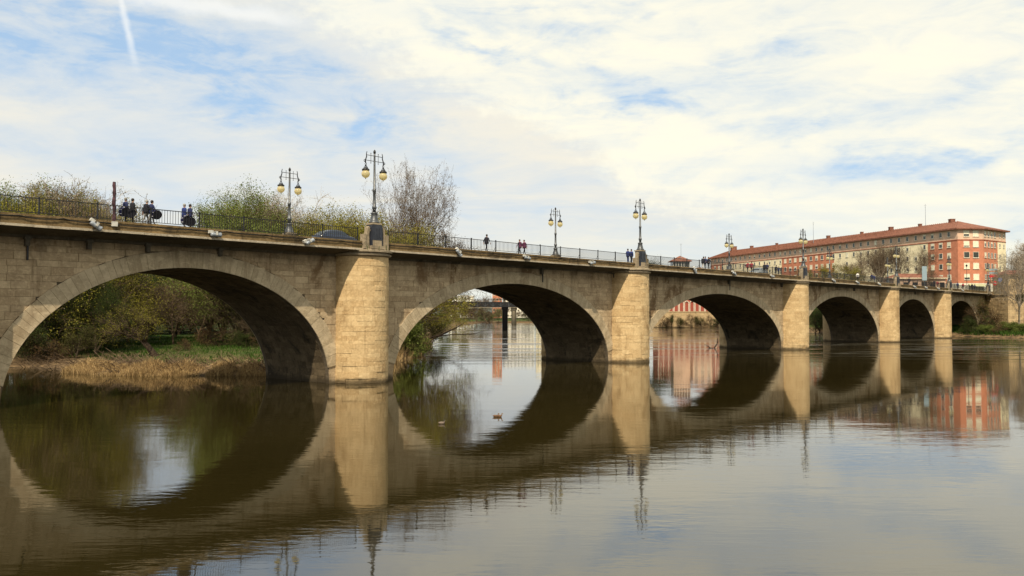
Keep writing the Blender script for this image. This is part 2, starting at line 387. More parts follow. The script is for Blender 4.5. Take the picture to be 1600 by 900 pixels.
# ------------------------------------------------------------------ river and ground
def shore(px, py): return ground_at(px, py)
WATER = [(-78, -200), (-70, -40), (-64, 30), (-66, 80)] + [shore(42, 573), shore(125, 584), shore(162, 587), shore(250, 588), shore(397, 587), shore(470, 588),
         shore(560, 578), shore(612, 567), shore(650, 554), shore(668, 540), shore(690, 524), shore(715, 511), (-30, 420), (-18, 560),
         (20, 545), (60, 500)] + [(X_at(1020, 372), 372), (X_at(1130, 362), 362), (X_at(1230, 300), 300), (X_at(1290, 246), 246), (X_at(1380, 240), 240), (X_at(1515, 225), 225),
         (X_at(1560, 216), 216), (X_at(1610, 208), 208), (X_at(1750, 200), 200), (330, 190), (520, 120), (520, -200)]
WA = np.array(WATER)
def sdist(pts):
    """signed distance to the water polygon, positive on land"""
    d = np.full(len(pts), 1e9); inside = np.zeros(len(pts), bool); n = len(WA)
    for i in range(n):
        a = WA[i]; b = WA[(i+1) % n]; ab = b-a
        k = np.clip(((pts-a)@ab)/(ab@ab), 0, 1); q = a+k[:, None]*ab
        d = np.minimum(d, np.hypot(*(pts-q).T))
        c = (a[1] > pts[:, 1]) != (b[1] > pts[:, 1])
        with np.errstate(divide='ignore', invalid='ignore'):
            xi = a[0]+(pts[:, 1]-a[1])*ab[0]/ab[1]
        inside ^= c & (pts[:, 0] < xi)
    return np.where(inside, -d, d)
def sstep(a, b, x): k = np.clip((x-a)/(b-a), 0, 1); return k*k*(3-2*k)
def hnoise(x, y): return (np.sin(x*.21+1.3)*np.cos(y*.17)+np.sin(x*.53+y*.31)*.5+np.sin(x*1.3-y*.9)*.25)
def ground_h(pts):
    x, y = pts[:, 0], pts[:, 1]; d = sdist(pts)
    low = np.where(d < 0, np.maximum(-3, d*.5), 0) + sstep(0, 3.5, d)*.95+sstep(3, 22, d)*.75+sstep(30, 200, d)*1.5+np.where(d > 0, hnoise(x, y)*.12*sstep(0, 3, d), 0)
    # city side: raised behind the quay
    s = (x-BO.x)*BA+(y-BO.y)*BC; t = -(x-BO.x)*BC+(y-BO.y)*BA
    right = sstep(-10, 25, x-(20+(y-200)*.12))*sstep(195, 215, y)
    near = sstep(262, 285, s)*sstep(-6, 1.5, t)*right*(1-sstep(18, 34, t))
    street = 6.0+6.4*sstep(80, 110, x)
    up = sstep(9, 13, d)*street*right*sstep(8, 14, t)
    h = np.where(up > .05, np.maximum(low, up), low)
    h = np.where(near > .02, np.maximum(h, near*12.3), h)
    h = np.where((t > 13) & (d > 12) & (x > 95) & (y > 215), np.maximum(h, 12.3), h)
    # left bank approach embankment behind the first arch, under the deck end
    h = np.where((s < -16) & (t > -2.5) & (t < 13), 11.8, h)
    return h
def gh(x, y): return float(ground_h(np.array([[x, y]]))[0])
def axis(lo, hi, step, ext):
    a = list(np.arange(lo, hi+.1, step)); k = step
    l = [a[0]]; r = [a[-1]]
    while r[-1] < ext: k *= 1.5; r.append(r[-1]+k); l.append(l[-1]-k)
    return np.array(l[:0:-1]+a+r[1:])
gx = axis(-170, 260, 2.6, 6000); gy = axis(-60, 600, 2.6, 6000)
XX, YY = np.meshgrid(gx, gy); pts = np.c_[XX.ravel(), YY.ravel()]; hh = ground_h(pts)
mb = MB(); mb.v = list(map(tuple, np.c_[pts, hh])); nxg = len(gx)
me = bpy.data.meshes.new('ground'); idx = (np.arange(len(gy)-1)[:, None]*nxg+np.arange(nxg-1)[None]).ravel()
me.from_pydata(mb.v, [], np.c_[idx, idx+1, idx+nxg+1, idx+nxg].tolist()); me.materials.append(MATS['ground_mat'])
me.polygons.foreach_set('use_smooth', [True]*len(me.polygons))
o = bpy.data.objects.new('ground', me); COL.objects.link(o); o['kind'] = 'structure'
mb = MB(); mb.add([(-2500, -2500, 0), (2500, -2500, 0), (2500, 2500, 0), (-2500, 2500, 0)], [(0, 1, 2, 3)])
mb.build('river_water', 'river_water', kind='structure')
# a fold of far hills behind the town
mb = MB(); nh = 90; R = []
for i in range(nh+1):
    a = math.radians(-60+120*i/nh); h = 30+18*math.sin(i*.31)+9*math.sin(i*.9+2)
    R.append((2300*math.sin(a), 2300*math.cos(a), h))
vs = []; 
for (x, y, h) in R: vs += [(x, y, -2), (x*1.03, y*1.03, h*.75), (x*1.12, y*1.12, h), (x*1.4, y*1.4, -2)]
fs = [(i*4+k, (i+1)*4+k, (i+1)*4+k+1, i*4+k+1) for i in range(nh) for k in range(3)]
simple('hill_green', (.10, .13, .12), .95, var=.2, scale=.01)
mb.add(vs, fs); mb.build('far_hills', 'hill_green', smooth=True, kind='structure')

# ------------------------------------------------------------------ the stone bridge
bridge = empty('stone_bridge', 'long old stone bridge with rounded piers and wide arches crossing the river', 'bridge', BO, BROT)
S0, S1 = -42.0, 279.0; ZT = 11.4; WD = 10.3
ARCH = [(-1.7, 12.3, 9.6), (31.6, 13.0, 9.72), (69.5, 17.6, 9.50), (116.5, 21.5, 9.2), (166.0, 20.4, 9.58), (210.6, 16.5, 9.6), (252.5, 17.7, 9.72)]   # centre, half span, rise
PIER = [14.6, 47.9, 90.9, 141.7, 190.1, 230.4]; PR_OF = {14.6: 2.65, 47.9: 2.65}; PR = 3.05
RING = 1.3
# core wall with the arch openings, vault faces left to the soffit
mb = MB()
def arch_pts(c, a, b, n=40):
    return [(c-a, -2.5)]+[(c-a*math.cos(PI*i/n), b*math.sin(PI*i/n)) for i in range(n+1)]+[(c+a, -2.5)]
edges = [(S0, None)]
strips = []   # (s0, zlow0, s1, zlow1)
cur = S0
for c, a, b in ARCH:
    strips.append((cur, -2.5, c-a, -2.5))
    P_ = [(c-a*math.cos(PI*i/40), b*math.sin(PI*i/40)) for i in range(41)]
    for p, q in zip(P_, P_[1:]): strips.append((p[0], p[1], q[0], q[1]))
    cur = c+a
strips.append((cur, -2.5, S1, -2.5))
for tface, flip in ((.05, 0), (WD-.05, 1)):
    for s0, z0, s1, z1 in strips:
        vs = [(s0, tface, z0), (s1, tface, z1), (s1, tface, ZT+.3), (s0, tface, ZT+.3)]
        mb.add(vs, [(0, 1, 2, 3) if not flip else (3, 2, 1, 0)], .5)
for c, a, b in ARCH:
    P_ = arch_pts(c, a, b)
    for p, q in zip(P_, P_[1:]):
        mb.add([(p[0], .05, p[1]), (p[0], WD-.05, p[1]), (q[0], WD-.05, q[1]), (q[0], .05, q[1])], [(0, 1, 2, 3)], .5)
for s_ in (S0, S1): mb.add([(s_, .05, -2.5), (s_, WD-.05, -2.5), (s_, WD-.05, ZT), (s_, .05, ZT)], [(0, 1, 2, 3)], .5)
wall = mb.build('spandrel_wall', 'core_mortar', bridge)
rnd = random.Random(3)
# voussoirs
def ell_param(a, b, step):
    N = 600; L = [0]
    for i in range(N):
        t0, t1 = PI*i/N, PI*(i+1)/N
        L.append(L[-1]+math.hypot(a*(math.cos(t1)-math.cos(t0)), b*(math.sin(t1)-math.sin(t0))))
    n = max(8, round(L[-1]/step)); out = []; j = 0
    for k in range(n+1):
        w = L[-1]*k/n
        while j < N-1 and L[j+1] < w: j += 1
        out.append(PI*(j+(w-L[j])/max(1e-9, L[j+1]-L[j]))/N)
    return out
nv = 0
vring = MB()
ringparts = {}
for ai in (1, 2, 3, 4, 5, 6, 0):
    c, a, b = ARCH[ai]; th = ell_param(a, b, .47)
    par = MB(); ring = empty('arch_ring', '', '', (0, 0, 0)); del ring['label'], ring['category']; ring.parent = bridge
    ns = 0
    for side in (0, 1):
        if side == 1 and ai not in (1, 2, 3): continue
        for t0, t1 in zip(th, th[1:]):
            if max(b*math.sin(t0), b*math.sin(t1)) < 1.7: continue
            poly = []
            dk = RING+rnd.uniform(-.05, .05)
            for t_, off in ((t0, 0), (t1, 0), (t1, dk), (t0, dk)):
                nx_, nz_ = -math.cos(t_)/a, math.sin(t_)/b; l = math.hypot(nx_, nz_)
                poly.append((c-a*math.cos(t_)+nx_/l*off, b*math.sin(t_)+nz_/l*off))
            tint = min(1, max(0, rnd.gauss(.5, .36))); yf = -.075+rnd.uniform(-.012, .012)
            if side == 0:
                if ai in (1, 2, 3, 4) and nv < 300:
                    m_ = MB(); m_.block(poly, yf, .5, tint, .004, .012); m_.build('voussoir', 'voussoir_stone', ring); nv += 1
                else: par.block(poly, yf, .5, tint, .004, .012); ns += 1
            else: par.block(poly, WD+.05, WD-.5, tint, .007, -.02)
    if par.f: par.build('voussoirs', 'voussoir_stone', ring, kind='stuff')
# ashlar facing
stones = []
z = -.6
while z < ZT:
    h = rnd.choice((.44, .52, .58, .68)); z1 = min(z+h, ZT+.02)
    if ZT-z1 < .2: z1 = ZT+.02
    s = S0+rnd.uniform(0, 1)
    while s < S1:
        w = rnd.uniform(.85, 2.1)*(.9 if h < .5 else 1.1); s1 = min(s+w, S1)
        poly = [(s, z), (s1, z), (s1, z1), (s, z1)]; mid = ((s+s1)/2, (z+z1)/2); ok = True
        for pc in PIER:
            PR = PR_OF.get(pc, 3.05)
            if abs(mid[0]-pc) < PR+w/2:
                if s > pc-PR+.1 and s1 < pc+PR-.1: ok = False
        if ok:
            for c, a, b in ARCH:
                lowz = mid[1] < 1.7
                A, B = (a+.02, b+.02) if lowz else (a+RING+.02, b+RING+.02)
                if abs(mid[0]-c) > A+w: continue
                F = [((x-c)/A)**2+(max(0, y)/B)**2-1 for x, y in poly]
                if max(F) < 0: ok = False; break
                if min(F) < 0 or (((mid[0]-c)/A)**2+(mid[1]/B)**2-1 < .08):
                    mx, mz = mid[0]-c, max(mid[1], .01); k = 1/math.sqrt((mx/A)**2+(mz/B)**2)
                    e = (mx*k, mz*k); g_ = (e[0]/A**2, e[1]/B**2); l = math.hypot(*g_)
                    poly = clip(poly, (c+e[0], e[1]), (g_[0]/l, g_[1]/l))
                    if area(poly) < .05: ok = False; break
        if ok: stones.append((poly, mid, rnd.gauss(.45, .36), rnd.uniform(-.03, .02)))
        s = s1
    z = z1
def near_key(st):
    s = st[1][0]; return abs(s-32) if s > 15 else 1e3
stones.sort(key=lambda st: (st[1][0] < 17, st[1][0]))
rest = MB(); farw = MB(); ni = 0
for poly, mid, tint, dy in stones:
    tint = min(1, max(0, tint))
    if ni < 300 and mid[0] > 17 and mid[1] > .2:
        m_ = MB(); m_.block(poly, dy, .3, tint, .0045, .013); m_.build('ashlar_stone', 'ashlar', wall); ni += 1
    else: rest.block(poly, dy, .3, tint, .008, .02)
rest.build('ashlar_stones', 'ashlar', wall, kind='stuff')
# vault soffit courses
sof = MB()
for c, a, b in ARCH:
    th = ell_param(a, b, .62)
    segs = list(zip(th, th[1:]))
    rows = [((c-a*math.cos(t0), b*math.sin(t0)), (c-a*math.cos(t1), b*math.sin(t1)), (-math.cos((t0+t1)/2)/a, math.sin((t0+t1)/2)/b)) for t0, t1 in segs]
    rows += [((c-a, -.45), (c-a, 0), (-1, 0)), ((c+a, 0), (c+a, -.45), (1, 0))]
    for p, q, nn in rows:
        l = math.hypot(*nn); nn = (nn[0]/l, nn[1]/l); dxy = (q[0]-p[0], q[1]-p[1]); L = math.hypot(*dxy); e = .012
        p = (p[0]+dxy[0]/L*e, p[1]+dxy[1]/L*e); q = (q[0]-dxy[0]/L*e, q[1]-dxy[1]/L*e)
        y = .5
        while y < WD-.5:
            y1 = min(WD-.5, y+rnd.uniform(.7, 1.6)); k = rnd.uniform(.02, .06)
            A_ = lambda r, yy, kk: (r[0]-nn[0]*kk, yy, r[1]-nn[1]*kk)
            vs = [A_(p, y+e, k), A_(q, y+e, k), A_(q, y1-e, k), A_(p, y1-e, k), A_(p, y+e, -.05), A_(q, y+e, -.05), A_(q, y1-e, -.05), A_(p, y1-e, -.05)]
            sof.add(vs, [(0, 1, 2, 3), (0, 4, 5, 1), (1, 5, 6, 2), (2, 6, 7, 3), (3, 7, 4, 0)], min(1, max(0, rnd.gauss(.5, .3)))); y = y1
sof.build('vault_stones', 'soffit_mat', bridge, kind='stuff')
# piers: rounded cutwaters of curved blocks over a core, near and far side
np_ = 0
for pi_, pc in enumerate([PIER[1], PIER[2], PIER[3], PIER[4], PIER[5], PIER[0]]):
    PR = PR_OF.get(pc, 3.05)
    core = MB(); NN = 24
    for sgn, y0 in ((-1, 0.0), (1, WD)):
        prof = [(pc+(PR-.06)*math.cos(PI*k/NN), y0+sgn*(PR-.06)*math.sin(PI*k/NN)) for k in range(NN+1)]
        vs = [(x, y, -2.5) for x, y in prof]+[(x, y, 11.35) for x, y in prof]; n_ = NN+1
        core.add(vs, [(i, i+1, n_+i+1, n_+i) for i in range(NN)]+[tuple(range(n_, 2*n_))], .5)
    pier = core.build('pier', 'pier_mortar', bridge)
    far_ = MB(); z = -.55
    while z < 11.3:
        h = rnd.choice((.34, .40, .46, .56)); z1 = min(z+h, 11.32)
        if 11.32-z1 < .15: z1 = 11.32
        for sgn, y0 in ((-1, 0.0), (1, WD)):
            if sgn == 1 and pi_ > 2: continue
            th = 0.0 if rnd.random() < .5 else -.12
            while th < PI-.02:
                wa = rnd.uniform(.26, .60); t1 = min(th+wa, PI)
                if PI-t1 < .12: t1 = PI
                ta = max(th, 0); e = .006/PR; k = 4 if t1-ta > .25 else 3
                miss = rnd.random() < .006 and z > .3
                rr = PR+rnd.uniform(-.022, .018)-(.06 if miss else 0)
                if z < 1.2: rr += rnd.uniform(-.04, .02)
                vs = []
                for ring_, (R_, zi, ze, te) in enumerate(((rr, z+.012, z1-.012, e*1.9), (rr-.009, z+.003, z1-.003, e*.6), (PR-.12, z+.003, z1-.003, e*.6))):
                    for j in range(k):
                        ang = ta+te+(t1-ta-2*te)*j/(k-1)
                        for zz_ in (zi, ze): vs.append((pc-R_*math.cos(ang), y0+sgn*R_*math.sin(ang), zz_))
                fs = []
                for j in range(k-1): a_ = 2*j; fs.append((a_, a_+2, a_+3, a_+1))
                for r_ in (0, 1):
                    o1, o2 = r_*2*k, (r_+1)*2*k
                    for j in range(k-1):
                        fs.append((o1+2*j, o2+2*j, o2+2*j+2, o1+2*j+2)); fs.append((o1+2*j+1, o1+2*j+3, o2+2*j+3, o2+2*j+1))
                    fs.append((o1, o1+1, o2+1, o2)); fs.append((o1+2*k-2, o2+2*k-2, o2+2*k-1, o1+2*k-1))
                tint = min(1, max(0, rnd.gauss(.5, .27)))
                if sgn == -1 and np_ < 300 and z > -.2:
                    m_ = MB(); m_.add(vs, fs, tint); m_.build('pier_stone', 'pier_stone_mat', pier); np_ += 1
                else: far_.add(vs, fs, tint)
                th = t1
        z = z1
    if far_.f: far_.build('pier_stones', 'pier_stone_mat', pier, kind='stuff')
    # moulded cap
    NN = 28
    for sgn, y0 in ((-1, 0.0), (1, WD)):
        cap = MB()
        prof = [(PR+.02, 11.32), (PR+.22, 11.42), (PR+.26, 11.55), (PR+.08, 11.57), (PR+.08, 11.68), (PR+.34, 11.72), (PR+.34, 11.90), (PR+.0, 12.02), (1.2, 12.06)]
        vs = [(pc+r*math.cos(PI*k/NN), y0+sgn*(r*math.sin(PI*k/NN)-.02*(r > 0)), zz_) for r, zz_ in prof for k in range(NN+1)]; n_ = NN+1
        cap.add(vs, [(i*n_+k, i*n_+k+1, (i+1)*n_+k+1, (i+1)*n_+k) for i in range(len(prof)-1) for k in range(NN)], .5)
        cap.build('pier_cap', 'cap_mat', pier)
# deck, cornice and parapets
LIPT = 2.35
mb = MB()
for sg, y0, ex in ((1, 0.0, .63), (-1, WD, 0)):
    prof = [(.06, ZT-.12), (-.12, ZT-.08), (-.22, ZT+.10), (-1.2-ex, ZT+.34), (-1.56-ex, ZT+.40), (-1.56-ex, ZT+.62), (.1, ZT+.62)]
    vs = [(s_, y0+sg*t_, z_) for s_ in (S0, S1) for t_, z_ in prof]; k = len(prof)
    mb.add(vs, [(i, i+1, k+i+1, k+i) for i in range(k-1)]+[tuple(range(k)), tuple(range(2*k-1, k-1, -1))], .5)
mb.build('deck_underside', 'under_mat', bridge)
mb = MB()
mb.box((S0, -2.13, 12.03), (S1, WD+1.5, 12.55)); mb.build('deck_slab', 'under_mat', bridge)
mb = MB(); mb.box((S0, .65, 12.554), (S1, WD-.65, 12.57)); mb.build('road_surface', 'asphalt', bridge)
mb = MB(); mb.box((S0, -2.02, 12.555), (S1, .63, 12.70)); mb.box((S0, WD-.63, 12.555), (S1, WD+1.44, 12.70)); mb.build('footway', 'paving', bridge)
def cornice(y0, sg, indiv, lip_t):
    s = S0
    lip = MB(); par = MB()
    while s < S1:
        e = min(s+rnd.uniform(2.2, 2.7), S1); m_ = MB()
        dz_ = rnd.uniform(-.012, .012)
        a_ = sorted((y0-sg*(lip_t+rnd.uniform(-.01, .01)), y0-sg*(lip_t-.42)))
        m_.box((s+.012, a_[0], 11.84+dz_), (e-.012, a_[1], 12.0+dz_), rnd.random())
        if indiv: m_.build('cornice_slab', 'lip_mat', bridge)
        else: lip.v, lip.f, lip.t, lip.mi = merge(lip, m_)
        s = e
    s = S0
    while s < S1:
        e = min(s+rnd.uniform(1.5, 1.9), S1); m_ = MB(); k = rnd.uniform(-.015, .015)
        f_ = lambda x, y, z: (x, y0-sg*(-y), z)
        a_ = (y0-sg*(lip_t-.12+k)); b_ = y0-sg*(lip_t-.44)
        pr = [(a_, 12.0), (a_, 12.50), (a_-sg*.05, 12.52), (a_-sg*.05, 12.66), (b_, 12.68), (b_, 12.0)]
        vs = [(s+.006, y, z) for y, z in pr]+[(e-.006, y, z) for y, z in pr]; n_ = len(pr)
        m_.add(vs, [(i, (i+1) % n_, n_+(i+1) % n_, n_+i) for i in range(n_)]+[tuple(range(n_)), tuple(range(2*n_-1, n_-1, -1))], min(1, max(0, rnd.gauss(.5, .25))))
        if indiv: m_.build('parapet_stone', 'parapet_mat', bridge)
        else: par.v, par.f, par.t, par.mi = merge(par, m_)
        s = e
    if not indiv:
        lip.build('cornice_slabs', 'lip_mat', bridge, kind='stuff'); par.build('parapet_stones', 'parapet_mat', bridge, kind='stuff')
def merge(a, b):
    o = len(a.v); return a.v+b.v, a.f+[[i+o for i in f] for f in b.f], a.t+b.t, a.mi+b.mi
cornice(0.0, 1, True, LIPT); cornice(WD, -1, False, 1.75)
# drain spouts / dark corbels under the deck edge
for px in (43, 140, 232, 345, 848, 960, 1140, 1222, 1335, 1430):
    s = s_at(px, -.3)
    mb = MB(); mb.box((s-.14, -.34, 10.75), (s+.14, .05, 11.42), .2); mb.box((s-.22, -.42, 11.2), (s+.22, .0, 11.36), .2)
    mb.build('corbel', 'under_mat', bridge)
for px in (43, 848, 1140):
    s = s_at(px, -.1); mb = MB(); mb.tube([(s, -.1, 11.2), (s, -.1, 9.8)], .07, 8); mb.build('drain_pipe', 'iron_dark', bridge)
# pedestals over the piers
def pedestal(pc, y0, sg, plaque):
    sh_ = -.55 if sg == 1 else .45
    f = lambda x, y, z: (pc+x, y0+sg*(y+sh_), z)
    mb = MB()
    def bx(x0, y_0, z0, x1, y_1, z1, t=.5):
        a = f(x0, y_0, z0); b = f(x1, y_1, z1); mb.box(tuple(map(min, a, b)), tuple(map(max, a, b)), t)
    bx(-.72, -2.3, 12.0, .72, -1.0, 12.28, .4); bx(-.50, -2.12, 12.28, .50, -1.05, 12.78, .75); bx(-.42, -2.05, 12.78, .42, -1.12, 14.2, .5)
    bx(-.50, -2.14, 14.2, .50, -1.05, 14.34, .65)
    for sx in (-1, 1):   # side volutes stepping down to the parapet, open behind
        pr = [(.76, 12.0), (1.35, 12.0), (1.32, 12.6), (1.14, 13.0), (1.0, 13.5), (.95, 13.9), (.80, 14.02), (.70, 13.9), (.80, 13.3)]
        pp = [(sx*x, z_) for x, z_ in pr]
        mb.prism(pp, -1.95, -1.5, .3, 0, f)
        bx(sx*1.16, -2.02, 12.0, sx*1.38, -1.4, 13.3, .35)
        bx(sx*.42, -1.9, 13.6, sx*.8, -1.55, 13.75, .4)
    o = mb.build('lamp_pedestal', 'cap_mat', bridge)
    if plaque:
        m2 = MB(); a = f(-.50, -2.14, 12.80); b = f(.50, -2.06, 14.18); m2.box(tuple(map(min, a, b)), tuple(map(max, a, b)))
        for sx in (-.3, 0, .3):
            a = f(sx-.08, -2.175, 13.0); b = f(sx+.08, -2.155, 13.9); m2.box(tuple(map(min, a, b)), tuple(map(max, a, b)))
        m2.build('dark_panel', 'plaque', o)
        m3 = MB()
        for sx in (-1, 1):
            a = f(sx*.52, -2.1, 12.3); b = f(sx*.60, -1.3, 14.12); m3.box(tuple(map(min, a, b)), tuple(map(max, a, b)))
        m3.build('side_plate', 'plaque', o)
NEARL = [PIER[0]]+[s_at(p, -2.2, 300) for p in (585, 1000, 1254, 1399, 1481)]
FARL = [s_at(p, 11.5, 350) for p in (452, 868, 1139, 1295.5, 1386)]
for s in NEARL: pedestal(s, 0, 1, True)
for s in [PIER[0]]+FARL: pedestal(s, WD, -1, False)
for s in (272.5,): pedestal(s, 0, 1, True)

# ------------------------------------------------------------------ street lamps
def make_lamp():
    r = empty('street_lamp', 'x', 'street lamp')
    mb = MB(); mb.lathe([(.50, 0), (.50, .12), (.42, .16), (.36, .35), (.30, .60), (.27, .82), (.31, .86), (.31, .95), (.2, 1.0)], 12); mb.build('base', 'iron_grey', r, True)
    mb = MB(); mb.lathe([(.15, 1.0), (.14, 1.25), (.20, 1.3), (.21, 1.5), (.15, 1.58), (.13, 2.3), (.12, 2.8), (.16, 2.84), (.16, 3.1), (.11, 3.15), (.085, 6.1), (.075, 6.32)], 10); mb.build('pole', 'iron_grey', r, True)
    mb = MB(); mb.lathe([(.06, 6.3), (.115, 6.36), (.12, 6.5), (.07, 6.62), (.02, 6.68)], 10); mb.build('finial', 'iron_dark', r, True)
    for sx in (-1, 1):
        mb = MB()
        for z in (5.62, 6.1): mb.tube([(0, 0, z), (sx*.92, 0, z)], .026, 6)
        for x in (.42,):
            mb.tube([(sx*x, 0, 5.42), (sx*x, 0, 6.30)], .022, 5)
            for z in (5.42, 6.3): mb.sphere((sx*x, 0, z), .045, 6, 4)
        mb.tube([(sx*.86, 0, 6.42), (sx*.92, 0, 6.2), (sx*.90, 0, 5.95), (sx*.98, 0, 5.75), (sx*1.04, 0, 5.5), (sx*.98, 0, 5.34)], [.03, .04, .05, .055, .07, .05], 6)
        mb.tube([(sx*1.1+.1*math.cos(a), 0, 5.55+.1*math.sin(a)) for a in [i*PI/5 for i in range(11)]], .028, 5)
        mb.build('arm', 'iron_dark', r)
        mb = MB(); mb.tube([(sx*1.0+.085*math.cos(a), 0, 5.27+.085*math.sin(a)) for a in [i*PI/5 for i in range(11)]], .028, 5)
        mb.lathe([(.05, 5.12), (.07, 5.15), (.05, 5.19)], 8, (sx*1.0, 0, 0))
        for k in range(6):
            a = k*PI/3; mb.tube([(sx*1.0+.05*math.cos(a), .05*math.sin(a), 5.13), (sx*1.0+.27*math.cos(a), .27*math.sin(a), 4.78)], .022, 4)
        mb.lathe([(.02, 4.98), (.13, 4.93), (.2, 4.8), (.2, 4.78)][::-1], 10, (sx*1.0, 0, 0))
        mb.lathe([(.20, 4.66), (.34, 4.67), (.35, 4.73), (.33, 4.80), (.2, 4.82)], 14, (sx*1.0, 0, 0)); h = mb.build('lantern_hood', 'iron_dark', r)
        mb = MB(); mb.sphere((sx*1.0, 0, 4.37), .375, 20, 14, .5, 0, (1, 1, .98)); g = mb.build('globe', 'globe_glass', r, True)
        mb = MB(); mb.lathe([(.01, 3.88), (.03, 3.92), (.035, 3.97), (.05, 4.0)], 8, (sx*1.0, 0, 0)); mb.build('drop', 'iron_dark', g)
    return r
L0 = make_lamp()
near_txt = ['tall twin-globe iron lamp on the pedestal of the nearest big rounded pier', 'twin-globe iron lamp on the pedestal of the second rounded pier',
            'twin-globe iron lamp above the third pier, in front of the long red-roofed block', 'twin-globe iron lamp on the fourth pier before the cream facade behind bare trees',
            'twin-globe iron lamp on the fifth, narrowest pier near the far bank']
far_txt = ['twin-globe lamp on the far parapet above the first arch, leftmost in the picture', 'twin-globe iron lamp on the far parapet between the walking man and the second pier',
           'twin-globe iron lamp on the far parapet at the left end of the long red-roofed block', 'small twin-globe lamp on the far parapet above the fourth arch, by the greenish bushes',
           'small twin-globe lamp on the far parapet just left of the fourth pier lamp']
spots = [(s, -2.2, t) for s, t in zip(NEARL[1:], near_txt)]+[(s, WD+1.2, t) for s, t in zip(FARL, far_txt)]
spots += [(PIER[0], -2.2, 'twin-globe iron lamp on the pier pedestal left of the picture'), (PIER[0], WD+1.2, 'twin-globe iron lamp on the far parapet left of the picture'),
          (272.5, -2.2, 'last twin-globe lamp at the far bridge end before the red block')]
for i, (s, t, txt) in enumerate(spots):
    o = L0 if i == 0 else copy_tree(L0)
    o.location = BW(s, t, 14.34); o.rotation_euler = (0, 0, BROT); relabel(o, txt, 'twin-globe street lamps on the bridge')
# thin lamp post at the far end
def thin_post(px, t, top, txt):
    r = empty('lamp_post', txt, 'street lamp', BW(s_at(px, t), t, 12.6), BROT)
    mb = MB(); mb.tube([(0, 0, 0), (0, 0, top)], [.09, .05], 8); mb.build('pole', 'iron_dark', r)
    mb = MB(); mb.lathe([(.08, top-.1), (.26, top+.1), (.3, top+.35), (.12, top+.5), (.03, top+.75)], 10); mb.build('lantern', 'iron_dark', r)
thin_post(1510, 6, 8.0, 'slim dark lamp post without globes before the red corner facade')

# ------------------------------------------------------------------ railings
def railing(s0, s1, y, txt, indiv, grp):
    r = empty('railing', txt, 'railing', BW(s0, y, 12.68), BROT, grp)
    L = s1-s0; n = max(1, round(L/3.5)); st = L/n
    for i in range(n+1):
        mb = MB(); x = i*st; mb.box((x-.04, -.04, 0), (x+.04, .04, 1.14)); mb.box((x-.055, -.055, 1.14), (x+.055, .055, 1.2)); mb.tube([(x, .03, .5), (x, .32, .02)], .018, 4)
        mb.build('post', 'iron_dark', r)
    for nm, z0, z1, w in (('top_rail', 1.06, 1.115, .03), ('bottom_rail', .10, .145, .022)):
        mb = MB(); mb.box((0, -w, z0), (L, w, z1)); mb.build(nm, 'iron_dark', r)
    nb = int(L/.205); base_ = None; acc = MB()
    for i in range(1, nb):
        x = i*L/nb
        if abs((x/st)-round(x/st))*st < .06: continue
        if indiv:
            if base_ is None:
                mb = MB(); mb.box((-.013, -.013, .14), (.013, .013, 1.065)); base_ = mb.build('baluster', 'iron_dark', r); o = base_
            else: o = base_.copy(); COL.objects.link(o); o.parent = r
            o.location = (x, 0, 0)
        else: acc.box((x-.013, -.013, .14), (x+.013, .013, 1.065))
    if not indiv: acc.build('balusters', 'iron_dark', r, kind='stuff')
PH = 1.45
G1 = 'railing sections along the near edge of the bridge'; G2 = 'railing sections along the far edge of the bridge'
NE = [S0]+NEARL+[272.5]
ntx = ['iron railing on the near parapet left of the picture edge', 'iron railing along the near parapet above the first large arch', 'iron railing along the near parapet above the second arch, where the lone man walks',
       'iron railing along the near parapet above the third arch', 'dark iron railing along the near parapet above the fourth arch',
       'iron railing along the near parapet above the fifth arch', 'iron railing along the near parapet above the last arch by the far bank']
for i in range(len(NE)-1):
    a = NE[i]+(PH+.3 if i else 0); b = NE[i+1]-PH-.3
    railing(a, b, -2.05, ntx[i], i in (1, 2), G1)
FE = [S0, PIER[0]]+FARL+[S1]
ftx = ['iron railing on the far parapet left of the picture edge', 'iron railing on the far parapet left of the leftmost lamp', 'iron railing on the far parapet behind the blue car roof and the nearest pedestal', 'iron railing on the far parapet behind the second pier lamp',
       'iron railing on the far parapet behind the third pier lamp', 'iron railing on the far parapet behind the fourth arch', 'iron railing on the far parapet at the city end']
for i in range(len(FE)-1):
    railing(FE[i]+(PH+.3 if i else 0), FE[i+1]-PH-.3, WD+1.42, ftx[i], False, G2)
# sagging power cable clipped to the near parapet
mb = MB(); pth = []; s = 5.0; rc = random.Random(11)
while s < 240:
    e = s+rc.uniform(2.5, 4.5); d_ = rc.uniform(.05, .16); z0 = 12.52+rc.uniform(-.03, .03)
    for k in range(5): u = k/5; pth.append((s+(e-s)*u, -2.32-.01*math.sin(u*9), z0-d_*4*u*(1-u)))
    s = e
mb.tube(pth, .032, 5, cap=True)
o = mb.build('cable', 'cable_black'); o.location = BO; o.rotation_euler = (0, 0, BROT); o['label'] = 'black cable draped along the near face of the parapet'; o['category'] = 'cable'

